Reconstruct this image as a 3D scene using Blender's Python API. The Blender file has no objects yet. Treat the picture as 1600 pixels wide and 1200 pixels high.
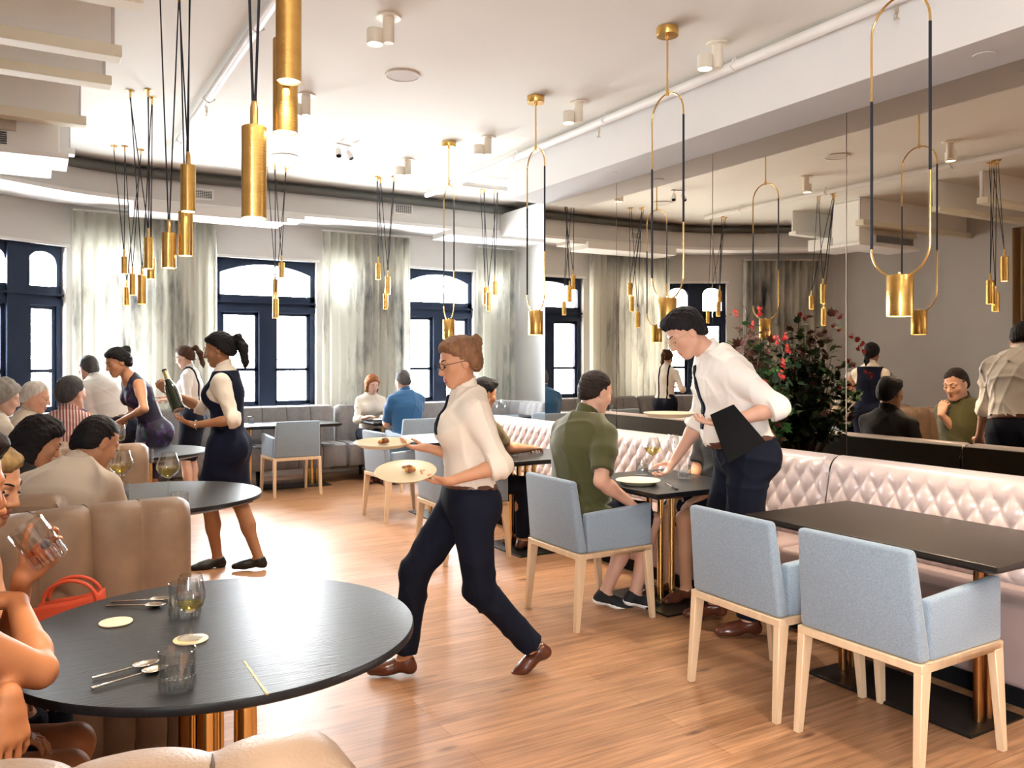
import bpy, bmesh, math, random
import numpy as np
from mathutils import Vector, Matrix, noise as mnoise
C = bpy.context.scene.collection
PI = math.pi
R = random.Random(7)

# ------------------------------------------------------------------ camera
FPX, CX, HY, CAMH = 1290.0, 800.0, 563.0, 1.5
TH = math.atan2(750.0, FPX)
CT, ST = math.cos(TH), math.sin(TH)
cam_d = bpy.data.cameras.new('camera')
cam_d.sensor_width = 36.0
cam_d.lens = FPX / 1600.0 * 36.0
cam_d.shift_y = (HY - 600.0) / 1600.0
cam_d.clip_start = 0.05
cam = bpy.data.objects.new('camera', cam_d)
C.objects.link(cam)
cam.location = (0, 0, CAMH)
cam.rotation_euler = (PI / 2, 0, -TH)
bpy.context.scene.camera = cam

def at(px, py, Z):
    """world point seen at a photo pixel, Z metres deep"""
    xc = (px - CX) / FPX * Z
    return Vector((xc * CT + Z * ST, -xc * ST + Z * CT, CAMH + (HY - py) / FPX * Z))

def on(px, py, z):
    """world point seen at a photo pixel, at height z"""
    return at(px, py, FPX * (CAMH - z) / (py - HY))

# ------------------------------------------------------------------ materials
_m = {}
def mat(name, col=(.8, .8, .8), rough=.5, metal=0.0, spec=.5, emit=None, es=1.0, var=0.0, vscale=8.0, col2=None,
        bump=0.0, bscale=60.0, stretch=(1, 1, 1), coat=0.0, sheen=0.0, trans=0.0, ior=1.45, sss=0.0, coords='Object'):
    if name in _m: return _m[name]
    m = bpy.data.materials.new(name); m.use_nodes = True
    nt = m.node_tree; b = nt.nodes['Principled BSDF']
    b.inputs['Base Color'].default_value = (*col, 1)
    b.inputs['Roughness'].default_value = rough
    b.inputs['Metallic'].default_value = metal
    b.inputs['Specular IOR Level'].default_value = spec
    b.inputs['Coat Weight'].default_value = coat
    b.inputs['Coat Roughness'].default_value = .15
    b.inputs['Sheen Weight'].default_value = sheen
    b.inputs['Transmission Weight'].default_value = trans
    b.inputs['IOR'].default_value = ior
    if sss:
        b.inputs['Subsurface Weight'].default_value = sss
        b.inputs['Subsurface Radius'].default_value = (.012, .005, .003)
        b.inputs['Subsurface Scale'].default_value = 1.0
    if emit:
        b.inputs['Emission Color'].default_value = (*emit, 1)
        b.inputs['Emission Strength'].default_value = es
    if var or bump:
        tc = nt.nodes.new('ShaderNodeTexCoord'); mp = nt.nodes.new('ShaderNodeMapping')
        mp.inputs['Scale'].default_value = stretch
        nt.links.new(tc.outputs[coords], mp.inputs['Vector'])
    if var:
        n = nt.nodes.new('ShaderNodeTexNoise'); n.inputs['Scale'].default_value = vscale; n.inputs['Detail'].default_value = 5
        nt.links.new(mp.outputs[0], n.inputs['Vector'])
        rp = nt.nodes.new('ShaderNodeValToRGB')
        rp.color_ramp.elements[0].position = .5 - .35; rp.color_ramp.elements[1].position = .5 + .35
        c2 = col2 or tuple(max(0, c * (1 - var)) for c in col)
        rp.color_ramp.elements[0].color = (*c2, 1)
        rp.color_ramp.elements[1].color = (*(tuple(min(1, c * (1 + var * .5)) for c in col) if not col2 else col), 1)
        nt.links.new(n.outputs['Fac'], rp.inputs['Fac'])
        nt.links.new(rp.outputs['Color'], b.inputs['Base Color'])
    if bump:
        n2 = nt.nodes.new('ShaderNodeTexNoise'); n2.inputs['Scale'].default_value = bscale; n2.inputs['Detail'].default_value = 3
        nt.links.new(mp.outputs[0], n2.inputs['Vector'])
        bp = nt.nodes.new('ShaderNodeBump'); bp.inputs['Strength'].default_value = bump; bp.inputs['Distance'].default_value = .01
        nt.links.new(n2.outputs['Fac'], bp.inputs['Height']); nt.links.new(bp.outputs[0], b.inputs['Normal'])
    _m[name] = m
    return m

# ------------------------------------------------------------------ mesh building
class MB:
    def __init__(s): s.v = []; s.f = []; s.m = []; s.cur = 0
    def add(s, vs, fs):
        o = len(s.v); s.v += [tuple(v) for v in vs]
        for f in fs: s.f.append([i + o for i in f]); s.m.append(s.cur)
        return s
    def box(s, lo, hi):
        x0, y0, z0 = lo; x1, y1, z1 = hi
        return s.add([(x0,y0,z0),(x1,y0,z0),(x1,y1,z0),(x0,y1,z0),(x0,y0,z1),(x1,y0,z1),(x1,y1,z1),(x0,y1,z1)],
                     [(0,3,2,1),(4,5,6,7),(0,1,5,4),(1,2,6,5),(2,3,7,6),(3,0,4,7)])
    def obox(s, c, half, rotz=0.0):
        ca, sa = math.cos(rotz), math.sin(rotz); vs = []
        for dz in (-1, 1):
            for dx, dy in ((-1,-1),(1,-1),(1,1),(-1,1)):
                x, y = dx*half[0], dy*half[1]
                vs.append((c[0]+x*ca-y*sa, c[1]+x*sa+y*ca, c[2]+dz*half[2]))
        return s.add(vs, [(0,3,2,1),(4,5,6,7),(0,1,5,4),(1,2,6,5),(2,3,7,6),(3,0,4,7)])
    def hexa(s, b4, t4):
        return s.add(list(b4)+list(t4), [(0,3,2,1),(4,5,6,7),(0,1,5,4),(1,2,6,5),(2,3,7,6),(3,0,4,7)])
    def prism(s, poly, z0, z1):
        n = len(poly)
        vs = [(x,y,z0) for x,y in poly] + [(x,y,z1) for x,y in poly]
        return s.add(vs, [tuple(range(n))[::-1], tuple(range(n, 2*n))] + [(i,(i+1)%n,n+(i+1)%n,n+i) for i in range(n)])
    def lathe(s, prof, n=32, c=(0,0,0), cap=True):
        vs = []; fs = []
        for r, z in prof:
            for i in range(n):
                a = 2*PI*i/n; vs.append((c[0]+r*math.cos(a), c[1]+r*math.sin(a), c[2]+z))
        k = len(prof)
        for j in range(k-1):
            for i in range(n):
                i2 = (i+1) % n; fs.append((j*n+i, j*n+i2, (j+1)*n+i2, (j+1)*n+i))
        if cap:
            if prof[0][0] > 1e-6: fs.append(tuple(range(n))[::-1])
            if prof[-1][0] > 1e-6: fs.append(tuple((k-1)*n+i for i in range(n)))
        return s.add(vs, fs)
    def tube(s, pts, r, n=10, closed=False, cap=True):
        pts = [Vector(p) for p in pts]; k = len(pts)
        rs = r if isinstance(r, (list, tuple)) else [r]*k
        up = None; vs = []; fs = []
        for i, p in enumerate(pts):
            if closed: d = pts[(i+1) % k] - pts[i-1]
            else: d = pts[min(i+1, k-1)] - pts[max(i-1, 0)]
            d.normalize()
            if up is None:
                up = Vector((0,0,1)) if abs(d.z) < .9 else Vector((1,0,0))
            a = d.cross(up); a.normalize(); up = a.cross(d); up.normalize()
            for j in range(n):
                t = 2*PI*j/n; vs.append(p + (a*math.cos(t) + up*math.sin(t))*rs[i])
        for i in range(k if closed else k-1):
            i2 = (i+1) % k
            for j in range(n):
                j2 = (j+1) % n; fs.append((i*n+j, i*n+j2, i2*n+j2, i2*n+j))
        if cap and not closed:
            fs.append(tuple(range(n))[::-1]); fs.append(tuple((k-1)*n+j for j in range(n)))
        return s.add(vs, fs)
    def grid(s, fn, nu, nv):
        vs = [fn(i/nu, j/nv) for i in range(nu+1) for j in range(nv+1)]
        fs = [(i*(nv+1)+j, (i+1)*(nv+1)+j, (i+1)*(nv+1)+j+1, i*(nv+1)+j+1) for i in range(nu) for j in range(nv)]
        return s.add(vs, fs)
    def ball(s, c, r, n=12):
        rx, ry, rz = (r, r, r) if not isinstance(r, (tuple, list)) else r
        prof = []
        vs = []; fs = []
        for j in range(n+1):
            t = PI*j/n
            for i in range(2*n):
                a = PI*i/n; vs.append((c[0]+rx*math.sin(t)*math.cos(a), c[1]+ry*math.sin(t)*math.sin(a), c[2]-rz*math.cos(t)))
        for j in range(n):
            for i in range(2*n):
                i2 = (i+1) % (2*n); fs.append((j*2*n+i, j*2*n+i2, (j+1)*2*n+i2, (j+1)*2*n+i))
        return s.add(vs, fs)
    def build(s, name, mats, parent=None, smooth=False, bevel=0.0, seg=2, weld=True, loc=None, sub=0):
        me = bpy.data.meshes.new(name)
        bm = bmesh.new()
        bv = [bm.verts.new(v) for v in s.v]
        for f, mi in zip(s.f, s.m):
            try:
                fc = bm.faces.new([bv[i] for i in f]); fc.material_index = mi
            except ValueError: pass
        if weld: bmesh.ops.remove_doubles(bm, verts=bm.verts, dist=1e-5)
        bmesh.ops.recalc_face_normals(bm, faces=bm.faces)
        if bevel:
            es = [e for e in bm.edges if len(e.link_faces) == 2 and e.calc_face_angle(0) > .5]
            bmesh.ops.bevel(bm, geom=es, offset=bevel, offset_type='OFFSET', segments=seg, profile=.5, affect='EDGES', clamp_overlap=True)
        for f in bm.faces: f.smooth = bool(smooth)
        bm.to_mesh(me); bm.free()
        if smooth and smooth != 'all': me.set_sharp_from_angle(angle=math.radians(40))
        for m in (mats if isinstance(mats, (list, tuple)) else [mats]): me.materials.append(m)
        o = bpy.data.objects.new(name, me); C.objects.link(o)
        if parent is not None: o.parent = parent
        if loc is not None: o.location = loc
        if sub:
            md = o.modifiers.new('sub', 'SUBSURF'); md.levels = sub; md.render_levels = sub
        return o

def thing(name, label, cat, loc=(0,0,0), rotz=0.0, group=None):
    o = bpy.data.objects.new(name, None); C.objects.link(o); o.empty_display_size = .1
    o.location = loc; o.rotation_euler = (0, 0, rotz)
    o['label'] = label; o['category'] = cat
    if group: o['group'] = group
    return o
def tag(o, label, cat, group=None, kind=None):
    o['label'] = label; o['category'] = cat
    if group: o['group'] = group
    if kind: o['kind'] = kind
    return o
def struct(o, label, cat):
    o['kind'] = 'structure'; o['label'] = label; o['category'] = cat
    return o
def dup(src, loc=None, rotz=None, label=None, group=None):
    def cp(o, par):
        c = o.copy(); C.objects.link(c)
        if par is not None: c.parent = par
        for ch in list(o.children): cp(ch, c)
        return c
    c = cp(src, None)
    if loc is not None: c.location = loc
    if rotz is not None: c.rotation_euler = (0, 0, rotz)
    if label: c['label'] = label
    if group: c['group'] = group
    return c
def arc(cx, cy, r, a0, a1, n):
    return [(cx+r*math.cos(a0+(a1-a0)*i/n), cy+r*math.sin(a0+(a1-a0)*i/n)) for i in range(n+1)]

# ------------------------------------------------------------------ shared materials
M_WALL = mat('wall_paint', (.72,.70,.67), .8, var=.05, vscale=2)
M_GREY = mat('grey_wall_paint', (.66,.64,.63), .8, var=.06, vscale=2)
M_CEIL = mat('ceiling_paint', (.80,.785,.72), .85, var=.03, vscale=1.5)
M_WHITE = mat('white_gloss_paint', (.90,.89,.86), .5)
M_CREAM = mat('cream_board', (.80,.74,.58), .6)
M_FRAME = mat('navy_window_paint', (.012,.020,.042), .6, spec=.2)
M_BRASS = mat('brushed_brass', (.78,.50,.16), .26, 1.0, var=.35, vscale=3, col2=(.55,.32,.09), bump=.08, bscale=40, stretch=(1,1,6))
M_BRASSP = mat('polished_brass', (.80,.55,.22), .2, 1.0)
M_CORD = mat('black_cord', (.012,.012,.02), .7)
M_LENS = mat('lamp_lens', (1,.95,.85), .4, emit=(1,.83,.58), es=14)
M_BLACKT = mat('black_stained_oak', (.012,.012,.014), .36, spec=.42, var=.5, vscale=6, stretch=(1,14,1), bump=.12, bscale=14)
M_BROWNT = mat('dark_oak_top', (.020,.013,.008), .36, spec=.55, var=.5, vscale=5, stretch=(10,1,1), bump=.1, bscale=12)
M_DARKMET = mat('dark_metal', (.02,.018,.016), .4, .6)
M_BRONZE = mat('bronze_tube', (.36,.17,.06), .3, 1.0)
M_BLUE = mat('blue_grey_wool', (.275,.35,.425), .9, var=.35, vscale=160, bump=.25, bscale=350, sheen=.3)
M_LEG = mat('pale_ash_wood', (.72,.53,.34), .5, var=.18, vscale=4, stretch=(8,8,1))
M_LEA = mat('taupe_leather', (.31,.205,.135), .42, var=.3, vscale=9, bump=.15, bscale=180)
M_LEAT = mat('taupe_leather_top', (.43,.36,.28), .40, var=.15, vscale=6, bump=.1, bscale=180)
M_TUFT = mat('blush_satin', (.43,.35,.34), .30, var=.08, vscale=4, spec=.8, sheen=.3)
M_TUFTS = mat('blush_seat', (.36,.265,.25), .5, var=.15, vscale=5)
M_VELV = mat('brown_velvet', (.085,.062,.036), .6, var=.3, vscale=6, sheen=.4)
M_GREYB = mat('grey_wool_banquette', (.235,.22,.22), .85, var=.2, vscale=20, sheen=.2)
M_BLACK = mat('matt_black', (.006,.006,.007), .7, spec=.12)
M_PLATE = mat('cream_stoneware', (.78,.68,.46), .35)
def thin_glass(name, tint, lo=.05, hi=.75, rough=.0):
    m = bpy.data.materials.new(name); m.use_nodes = True; nt = m.node_tree; nt.nodes.remove(nt.nodes['Principled BSDF'])
    t = nt.nodes.new('ShaderNodeBsdfTransparent'); t.inputs[0].default_value = (*tint, 1)
    g = nt.nodes.new('ShaderNodeBsdfGlossy'); g.inputs['Roughness'].default_value = rough
    lw = nt.nodes.new('ShaderNodeLayerWeight'); lw.inputs['Blend'].default_value = .5; pw_ = nt.nodes.new('ShaderNodeMath'); pw_.operation = 'POWER'; pw_.inputs[1].default_value = 3.5
    mr = nt.nodes.new('ShaderNodeMapRange'); mr.inputs['To Min'].default_value = lo; mr.inputs['To Max'].default_value = hi
    x = nt.nodes.new('ShaderNodeMixShader')
    nt.links.new(lw.outputs['Facing'], pw_.inputs[0]); nt.links.new(pw_.outputs[0], mr.inputs[0]); nt.links.new(mr.outputs[0], x.inputs[0]); nt.links.new(t.outputs[0], x.inputs[1]); nt.links.new(g.outputs[0], x.inputs[2])
    nt.links.new(x.outputs[0], nt.nodes['Material Output'].inputs[0]); return m
M_GLASS = thin_glass('clear_glass', (.97,.98,.98), .12, .98)
M_CUT = thin_glass('cut_glass', (.93,.95,.95), .34, .9, .16)
M_WATER = thin_glass('water', (.93,.96,.97), .12, .7)
M_WINE = thin_glass('white_wine', (.98,.89,.50), .05, .4)
M_STEEL = mat('steel', (.72,.66,.56), .18, 1.0)
M_CORK = mat('cream_coaster', (.78,.66,.48), .7)
# ================================================================== the room
CEIL = 3.62; XM = 4.8; XB = 4.33; YE = 7.55; YW = 10.8; XL = -2.1; YB = -3.6; XR = 6.3; ZB = 3.19

def floor_material():
    m = bpy.data.materials.new('oak_plank_floor'); m.use_nodes = True
    nt = m.node_tree; L = nt.links.new; b = nt.nodes['Principled BSDF']
    tc = nt.nodes.new('ShaderNodeTexCoord')
    br = nt.nodes.new('ShaderNodeTexBrick')
    br.offset = .37; br.inputs['Scale'].default_value = 1.0
    br.inputs['Brick Width'].default_value = 2.3; br.inputs['Row Height'].default_value = .135
    br.inputs['Mortar Size'].default_value = .0016; br.inputs['Mortar Smooth'].default_value = .3
    br.inputs['Bias'].default_value = 0
    br.inputs['Color1'].default_value = (.35,.18,.09,1); br.inputs['Color2'].default_value = (.43,.235,.125,1)
    br.inputs['Mortar'].default_value = (.20,.095,.045,1)
    L(tc.outputs['Object'], br.inputs['Vector'])
    mp = nt.nodes.new('ShaderNodeMapping'); mp.inputs['Scale'].default_value = (.7, 13, 1)
    L(tc.outputs['Object'], mp.inputs['Vector'])
    n = nt.nodes.new('ShaderNodeTexNoise'); n.inputs['Scale'].default_value = 3.2; n.inputs['Detail'].default_value = 8; n.inputs['Roughness'].default_value = .65
    L(mp.outputs[0], n.inputs['Vector'])
    rp = nt.nodes.new('ShaderNodeValToRGB')
    rp.color_ramp.elements[0].position = .32; rp.color_ramp.elements[0].color = (.55,.50,.46,1)
    rp.color_ramp.elements[1].position = .66; rp.color_ramp.elements[1].color = (1.18,1.15,1.12,1)
    L(n.outputs['Fac'], rp.inputs['Fac'])
    mx = nt.nodes.new('ShaderNodeMix'); mx.data_type = 'RGBA'; mx.blend_type = 'MULTIPLY'; mx.inputs['Factor'].default_value = 1
    L(br.outputs['Color'], mx.inputs['A']); L(rp.outputs['Color'], mx.inputs['B'])
    # knots
    mk = nt.nodes.new('ShaderNodeMapping'); mk.inputs['Scale'].default_value = (1.5, 4.5, 1)
    L(tc.outputs['Object'], mk.inputs['Vector'])
    vo = nt.nodes.new('ShaderNodeTexVoronoi'); vo.inputs['Scale'].default_value = 1.25
    L(mk.outputs[0], vo.inputs['Vector'])
    rk = nt.nodes.new('ShaderNodeValToRGB')
    rk.color_ramp.elements[0].position = .035; rk.color_ramp.elements[0].color = (.22,.17,.15,1)
    rk.color_ramp.elements[1].position = .12; rk.color_ramp.elements[1].color = (1,1,1,1)
    L(vo.outputs['Distance'], rk.inputs['Fac'])
    m2 = nt.nodes.new('ShaderNodeMix'); m2.data_type = 'RGBA'; m2.blend_type = 'MULTIPLY'; m2.inputs['Factor'].default_value = .85
    L(mx.outputs['Result'], m2.inputs['A']); L(rk.outputs['Color'], m2.inputs['B'])
    L(m2.outputs['Result'], b.inputs['Base Color'])
    b.inputs['Roughness'].default_value = .40; b.inputs['Specular IOR Level'].default_value = .55
    bp = nt.nodes.new('ShaderNodeBump'); bp.inputs['Strength'].default_value = .18; bp.inputs['Distance'].default_value = .004
    ad = nt.nodes.new('ShaderNodeMath'); ad.operation = 'SUBTRACT'
    L(n.outputs['Fac'], ad.inputs[0]); L(br.outputs['Fac'], ad.inputs[1]); L(ad.outputs[0], bp.inputs['Height'])
    L(bp.outputs[0], b.inputs['Normal'])
    return m

# wall line along the window side (turns towards the room on the left)
WA = Vector((.38, YW)); WD = Vector((-.85, -.527)).normalized()
WC = WA + WD * 2.85                                  # corner with the left wall
XL = WC.x
struct(MB().box((XL-.3,YB-.2,-.12),(XR+.3,YW+.4,0)).build('floor', floor_material()), 'oiled oak plank floor across the whole dining room', 'floor')
struct(MB().box((XL-.3,YB-.2,CEIL),(XR+.3,YW+.4,CEIL+.15)).build('ceiling', M_CEIL), 'white painted plaster ceiling', 'ceiling')
struct(MB().box((XM+.012,YB,0),(XM+.2,YE,CEIL)).build('wall_right', M_WALL), 'white wall behind the mirrors', 'wall')
struct(MB().box((XB,YB,ZB),(XM+.2,YE,CEIL-.002)).build('trim_1', M_WALL, bevel=.004), 'white boxed beam above the mirror wall', 'beam')
struct(MB().box((XM+.2,YE-.2,0),(XR+.2,YE,CEIL)).build('wall_alcove', M_WALL), 'white end wall behind the mirrored bay', 'wall')
struct(MB().box((XR,YE,0),(XR+.2,YW+.3,CEIL)).build('wall_side', M_WHITE), 'white side wall of the far alcove', 'wall')
# ---- window wall made in wall coordinates: u along, w outwards
class Seg:
    def __init__(s, o, d): s.o, s.d = Vector(o), Vector(d).normalized(); s.n = Vector((s.d.y, -s.d.x))  # n points outwards
    def p(s, u, w, z): q = s.o + s.d*u + s.n*w; return (q.x, q.y, z)
    def box(s, mb, u0, u1, w0, w1, z0, z1):
        return mb.hexa([s.p(u0,w0,z0), s.p(u1,w0,z0), s.p(u1,w1,z0), s.p(u0,w1,z0)], [s.p(u0,w0,z1), s.p(u1,w0,z1), s.p(u1,w1,z1), s.p(u0,w1,z1)])
    def strip(s, mb, prof_lo, prof_hi, w0, w1):   # between two (u,z) polylines, extruded in w
        n = len(prof_lo)
        for i in range(n-1):
            (u0,a0),(u1,a1) = prof_lo[i], prof_lo[i+1]; (_,b0),(_,b1) = prof_hi[i], prof_hi[i+1]
            mb.hexa([s.p(u0,w0,a0), s.p(u1,w0,a1), s.p(u1,w1,a1), s.p(u0,w1,a0)], [s.p(u0,w0,b0), s.p(u1,w0,b1), s.p(u1,w1,b1), s.p(u0,w1,b0)])
SA = Seg((XR, YW), (-1, 0)); SA.n = Vector((0, 1))
SB = Seg(WA, WD); SB.n = Vector((-WD.y*-1 if False else WD.y, -WD.x))
if SB.n.y < 0: SB.n = -SB.n
ZS, ZT = .86, 2.80
def wall_with_holes(seg, length, holes, name, label):
    mb = MB(); u = -.02
    for a, b in holes:
        seg.box(mb, u, a, 0, .3, 0, CEIL); seg.box(mb, a, b, 0, .3, 0, ZS); seg.box(mb, a, b, 0, .3, ZT, CEIL); u = b
    seg.box(mb, u, length, 0, .3, 0, CEIL)
    return struct(mb.build(name, M_WALL), label, 'wall')
def UA(x): return XR - x
winA = [(UA(5.63), UA(4.56)), (UA(3.27), UA(2.0))]
winC = [(UA(6.12), UA(5.80)), (UA(3.86), UA(3.40)), (UA(1.25), UA(.55))]
wall_with_holes(SA, UA(WA.x), sorted(winA+winC), 'wall_far', 'pale wall around the tall far windows')
winB = [(.05, 1.08)]
wall_with_holes(SB, 2.95, winB, 'wall_corner', 'pale wall angled in at the left corner')

def pane_mat():
    m = bpy.data.materials.new('window_glass'); m.use_nodes = True; nt = m.node_tree
    nt.nodes.remove(nt.nodes['Principled BSDF'])
    t = nt.nodes.new('ShaderNodeBsdfTransparent'); g = nt.nodes.new('ShaderNodeBsdfGlossy'); g.inputs['Roughness'].default_value = .02
    x = nt.nodes.new('ShaderNodeMixShader'); x.inputs[0].default_value = .06
    nt.links.new(t.outputs[0], x.inputs[1]); nt.links.new(g.outputs[0], x.inputs[2])
    nt.links.new(x.outputs[0], nt.nodes['Material Output'].inputs[0]); return m
M_PANE = pane_mat()
def window(seg, u0, u1, n, twin, label):
    root = bpy.data.objects.new('window_%d' % n, None); C.objects.link(root); struct(root, label, 'window')
    w0, w1 = .08, .17; F = MB(); um = (u0+u1)/2; mw = .125 if twin else min(.10, (u1-u0)*.085)
    seg.box(F, u0, u0+.06, w0, w1, ZS, ZT); seg.box(F, u1-.06, u1, w0, w1, ZS, ZT)
    seg.box(F, u0, u1, w0, w1, ZS, ZS+.07)
    seg.box(F, um-mw, um+mw, w0-.03, w1, ZS, 2.14)
    if twin: seg.box(F, um-mw, um+mw, w0-.03, w1, 2.14, ZT)
    seg.box(F, u0, u1, w0-.02, w1, 2.12, 2.20); seg.box(F, u0, u1, w0, w1, 2.20, 2.34); seg.box(F, u0, u1, w0-.045, w0+.02, 2.235, 2.26)
    cols = [(u0+.06, um-mw), (um+mw, u1-.06)]
    arches = cols if twin else [(u0+.06, u1-.06)]
    for a, b in arches:
        k = 16; lo = []; hi = []
        for i in range(k+1):
            t = i/k; u = a+(b-a)*t
            z = (2.60+.13*math.sqrt(max(0, 1-(2*t-1)**2)) if twin else 2.62+.12*(1-(2*t-1)**2))
            lo.append((u, z)); hi.append((u, ZT))
        seg.strip(F, lo, hi, w0, w1)
    F.build('frame', M_FRAME, root)
    for a, b in cols:
        S = MB()
        for z0, z1 in ((ZS+.07, 1.40), (1.36, 2.12)):
            seg.box(S, a, a+.045, w0+.02, w1-.01, z0, z1); seg.box(S, b-.045, b, w0+.02, w1-.01, z0, z1)
            seg.box(S, a, b, w0+.02, w1-.01, z0, z0+.04); seg.box(S, a, b, w0+.02, w1-.01, z1-.04, z1)
        S.build('sash', M_FRAME, root)
    P = MB()
    P.add([seg.p(u0+.03,w0+.06,ZS+.03), seg.p(u1-.03,w0+.06,ZS+.03), seg.p(u1-.03,w0+.06,ZT-.03), seg.p(u0+.03,w0+.06,ZT-.03)], [(0,1,2,3)])
    P.build('pane', M_PANE, root)
    T = MB(); seg.box(T, u0-.04, u1+.04, -.015, .08, ZT, ZT+.035); seg.box(T, u0-.05, u1+.05, -.05, .08, ZS-.04, ZS)
    T.build('casing', M_WHITE, root)
    return root
SL_ = Seg((XL, YB), (0, 1)); SL_.n = Vector((-1, 0)); SK_ = Seg((XL, YB), (1, 0)); SK_.n = Vector((0, -1))
winL = [(.4, 2.2)]; winK = []  # left wall opening is added out of view to let in fill daylight
wall_with_holes(SL_, WC.y-YB+.1, winL, 'wall_left', 'plain grey wall on the left side').data.materials[0] = M_GREY
wall_with_holes(SK_, XM-XL+.2, winK, 'wall_back', 'plain grey wall behind the viewer').data.materials[0] = M_GREY
window(SL_, *winL[0], 4, False, 'wide unseen window added to the left wall for fill daylight')
window(SA, *winA[0], 1, False, 'tall arched navy window beside the far right corner')
window(SA, *winA[1], 2, False, 'tall arched navy window between the two far curtains')
for i_, h_ in enumerate(winC): window(SA, *h_, 5+i_, False, 'narrow window behind the %s linen curtain' % ['far right','middle','wide left'][i_])
window(SB, *winB[0], 3, True, 'twin arched navy window in the angled corner wall')

# ---- mirrors: tinted silvering in five upright panels
def mirror_mat():
    m = bpy.data.materials.new('bronze_mirror'); m.use_nodes = True; b = m.node_tree.nodes['Principled BSDF']
    b.inputs['Base Color'].default_value = (.59,.515,.43,1); b.inputs['Metallic'].default_value = 1; b.inputs['Roughness'].default_value = .0
    return m
M_MIRROR = mirror_mat()
yy = [7.55, 6.28, 5.0, 3.72, 2.44, 1.16, -.12, -1.4, -2.5, YB]
mlab = ['bronze mirror panel at the far end next to the white corner', 'bronze mirror panel second from the far white corner',
        'bronze mirror panel behind the leafy red-flowered shrub', 'bronze mirror panel at the right of the bright upright seam']
for i in range(len(yy)-1):
    o = MB().box((XM, yy[i+1]+.0025, .05), (XM+.012, yy[i]-.0025, ZB)).build('mirror_panel', [M_MIRROR], bevel=.002, seg=1)
    tag(o, mlab[i] if i < 4 else 'bronze mirror panel of the near end outside the view', 'mirror', 'mirror panels along the right wall')

# ---- soffit with stepped underside along the windows, dark duct above it
def offset_curve(d):
    pts = [(XR, YW-d)]
    x1 = WA.x + .55
    pts.append((x1+.6, YW-d))
    P2 = WA + WD*2.9; nB = Vector((WD.y, -WD.x));
    if nB.y > 0: nB = -nB
    e = P2 + nB*d
    s0 = Vector((x1+.6, YW-d)); ctl = Vector((WA.x + .25, YW-d)); st = WA + WD*.9 + nB*d
    for i in range(1, 13):
        t = i/12; q = s0*(1-t)**2 + ctl*2*t*(1-t) + st*t*t; pts.append((q.x, q.y))
    pts.append((e.x, e.y))
    return pts
def soffit(name, d0, d1, z0, z1, m, xr=None, lim=None):
    a, b = offset_curve(d0), offset_curve(d1); mb = MB()
    for i in range(len(a)-1):
        mb.hexa([(*a[i],z0),(*a[i+1],z0),(*b[i+1],z0),(*b[i],z0)], [(*a[i],z1),(*a[i+1],z1),(*b[i+1],z1),(*b[i],z1)])
    return mb.build(name, m)
struct(soffit('trim_2', .02, .92, 3.27, 3.545, M_WALL), 'pale boxed soffit running above the far windows', 'soffit')
struct(soffit('trim_3', .60, .95, 3.235, 3.275, M_WHITE), 'white flange along the underside of the soffit', 'trim')
mb = MB(); mb.box((.95,9.80,3.13),(2.62,10.3,3.236)); mb.box((4.78,9.84,3.16),(XR-.01,10.4,3.236)); mb.box((2.62,9.86,3.19),(2.85,10.3,3.236))
struct(mb.build('trim_4', M_WHITE, bevel=.006), 'white stepped lower edge beneath the soffit', 'trim')
struct(MB().box((XR-.75,YE+.3,3.2),(XR-.002,9.86,3.5)).build('trim_5', M_WHITE, bevel=.006), 'white soffit along the alcove side wall', 'soffit')
dc = offset_curve(1.0)
tag(MB().tube([(x,y,3.545) for x,y in dc], .055, 14).build('air_duct', mat('dark_duct', (.10,.10,.09), .5, .4), smooth=True), 'dark round duct between the ceiling and the far soffit', 'duct')
M_GRILLE = mat('grille_dark', (.06,.06,.06), .6)
def vent(px, py, w, h, seg_y, label):
    ang = TH + math.atan2(px-CX, FPX); x = math.tan(ang)*seg_y; Z = x*ST + seg_y*CT; z = CAMH + (HY-py)/FPX*Z
    t = thing('air_vent', label, 'vent', (x, seg_y, z), 0, 'vents in the soffit')
    mb = MB(); W, H = w/2, h/2
    for a in ((-W-.02,-H-.02,-W,H+.02),(W,-H-.02,W+.02,H+.02),(-W,-H-.02,W,-H),(-W,H,W,H+.02)):
        mb.box((a[0],-.014,a[1]),(a[2],0.0,a[3]))
    mb.build('frame', M_WHITE, t)
    MB().box((-W,-.003,-H),(W,.0,H)).build('backing', M_GRILLE, t)
    mb = MB()
    for i in range(5): mb.box((-W,-.010,-H+h*(i+.35)/5),(W,-.003,-H+h*(i+.6)/5))
    for i in range(1,8): mb.box((-W+w*i/8-.002,-.010,-H),(-W+w*i/8+.002,-.003,H))
    mb.build('grille', M_WHITE, t)
vent(630, 327, .22, .10, YW-.92, 'small air grille in the soffit above the middle curtain')
vent(318, 304, .18, .09, YW-.92, 'small air grille in the soffit above the left window')

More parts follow.
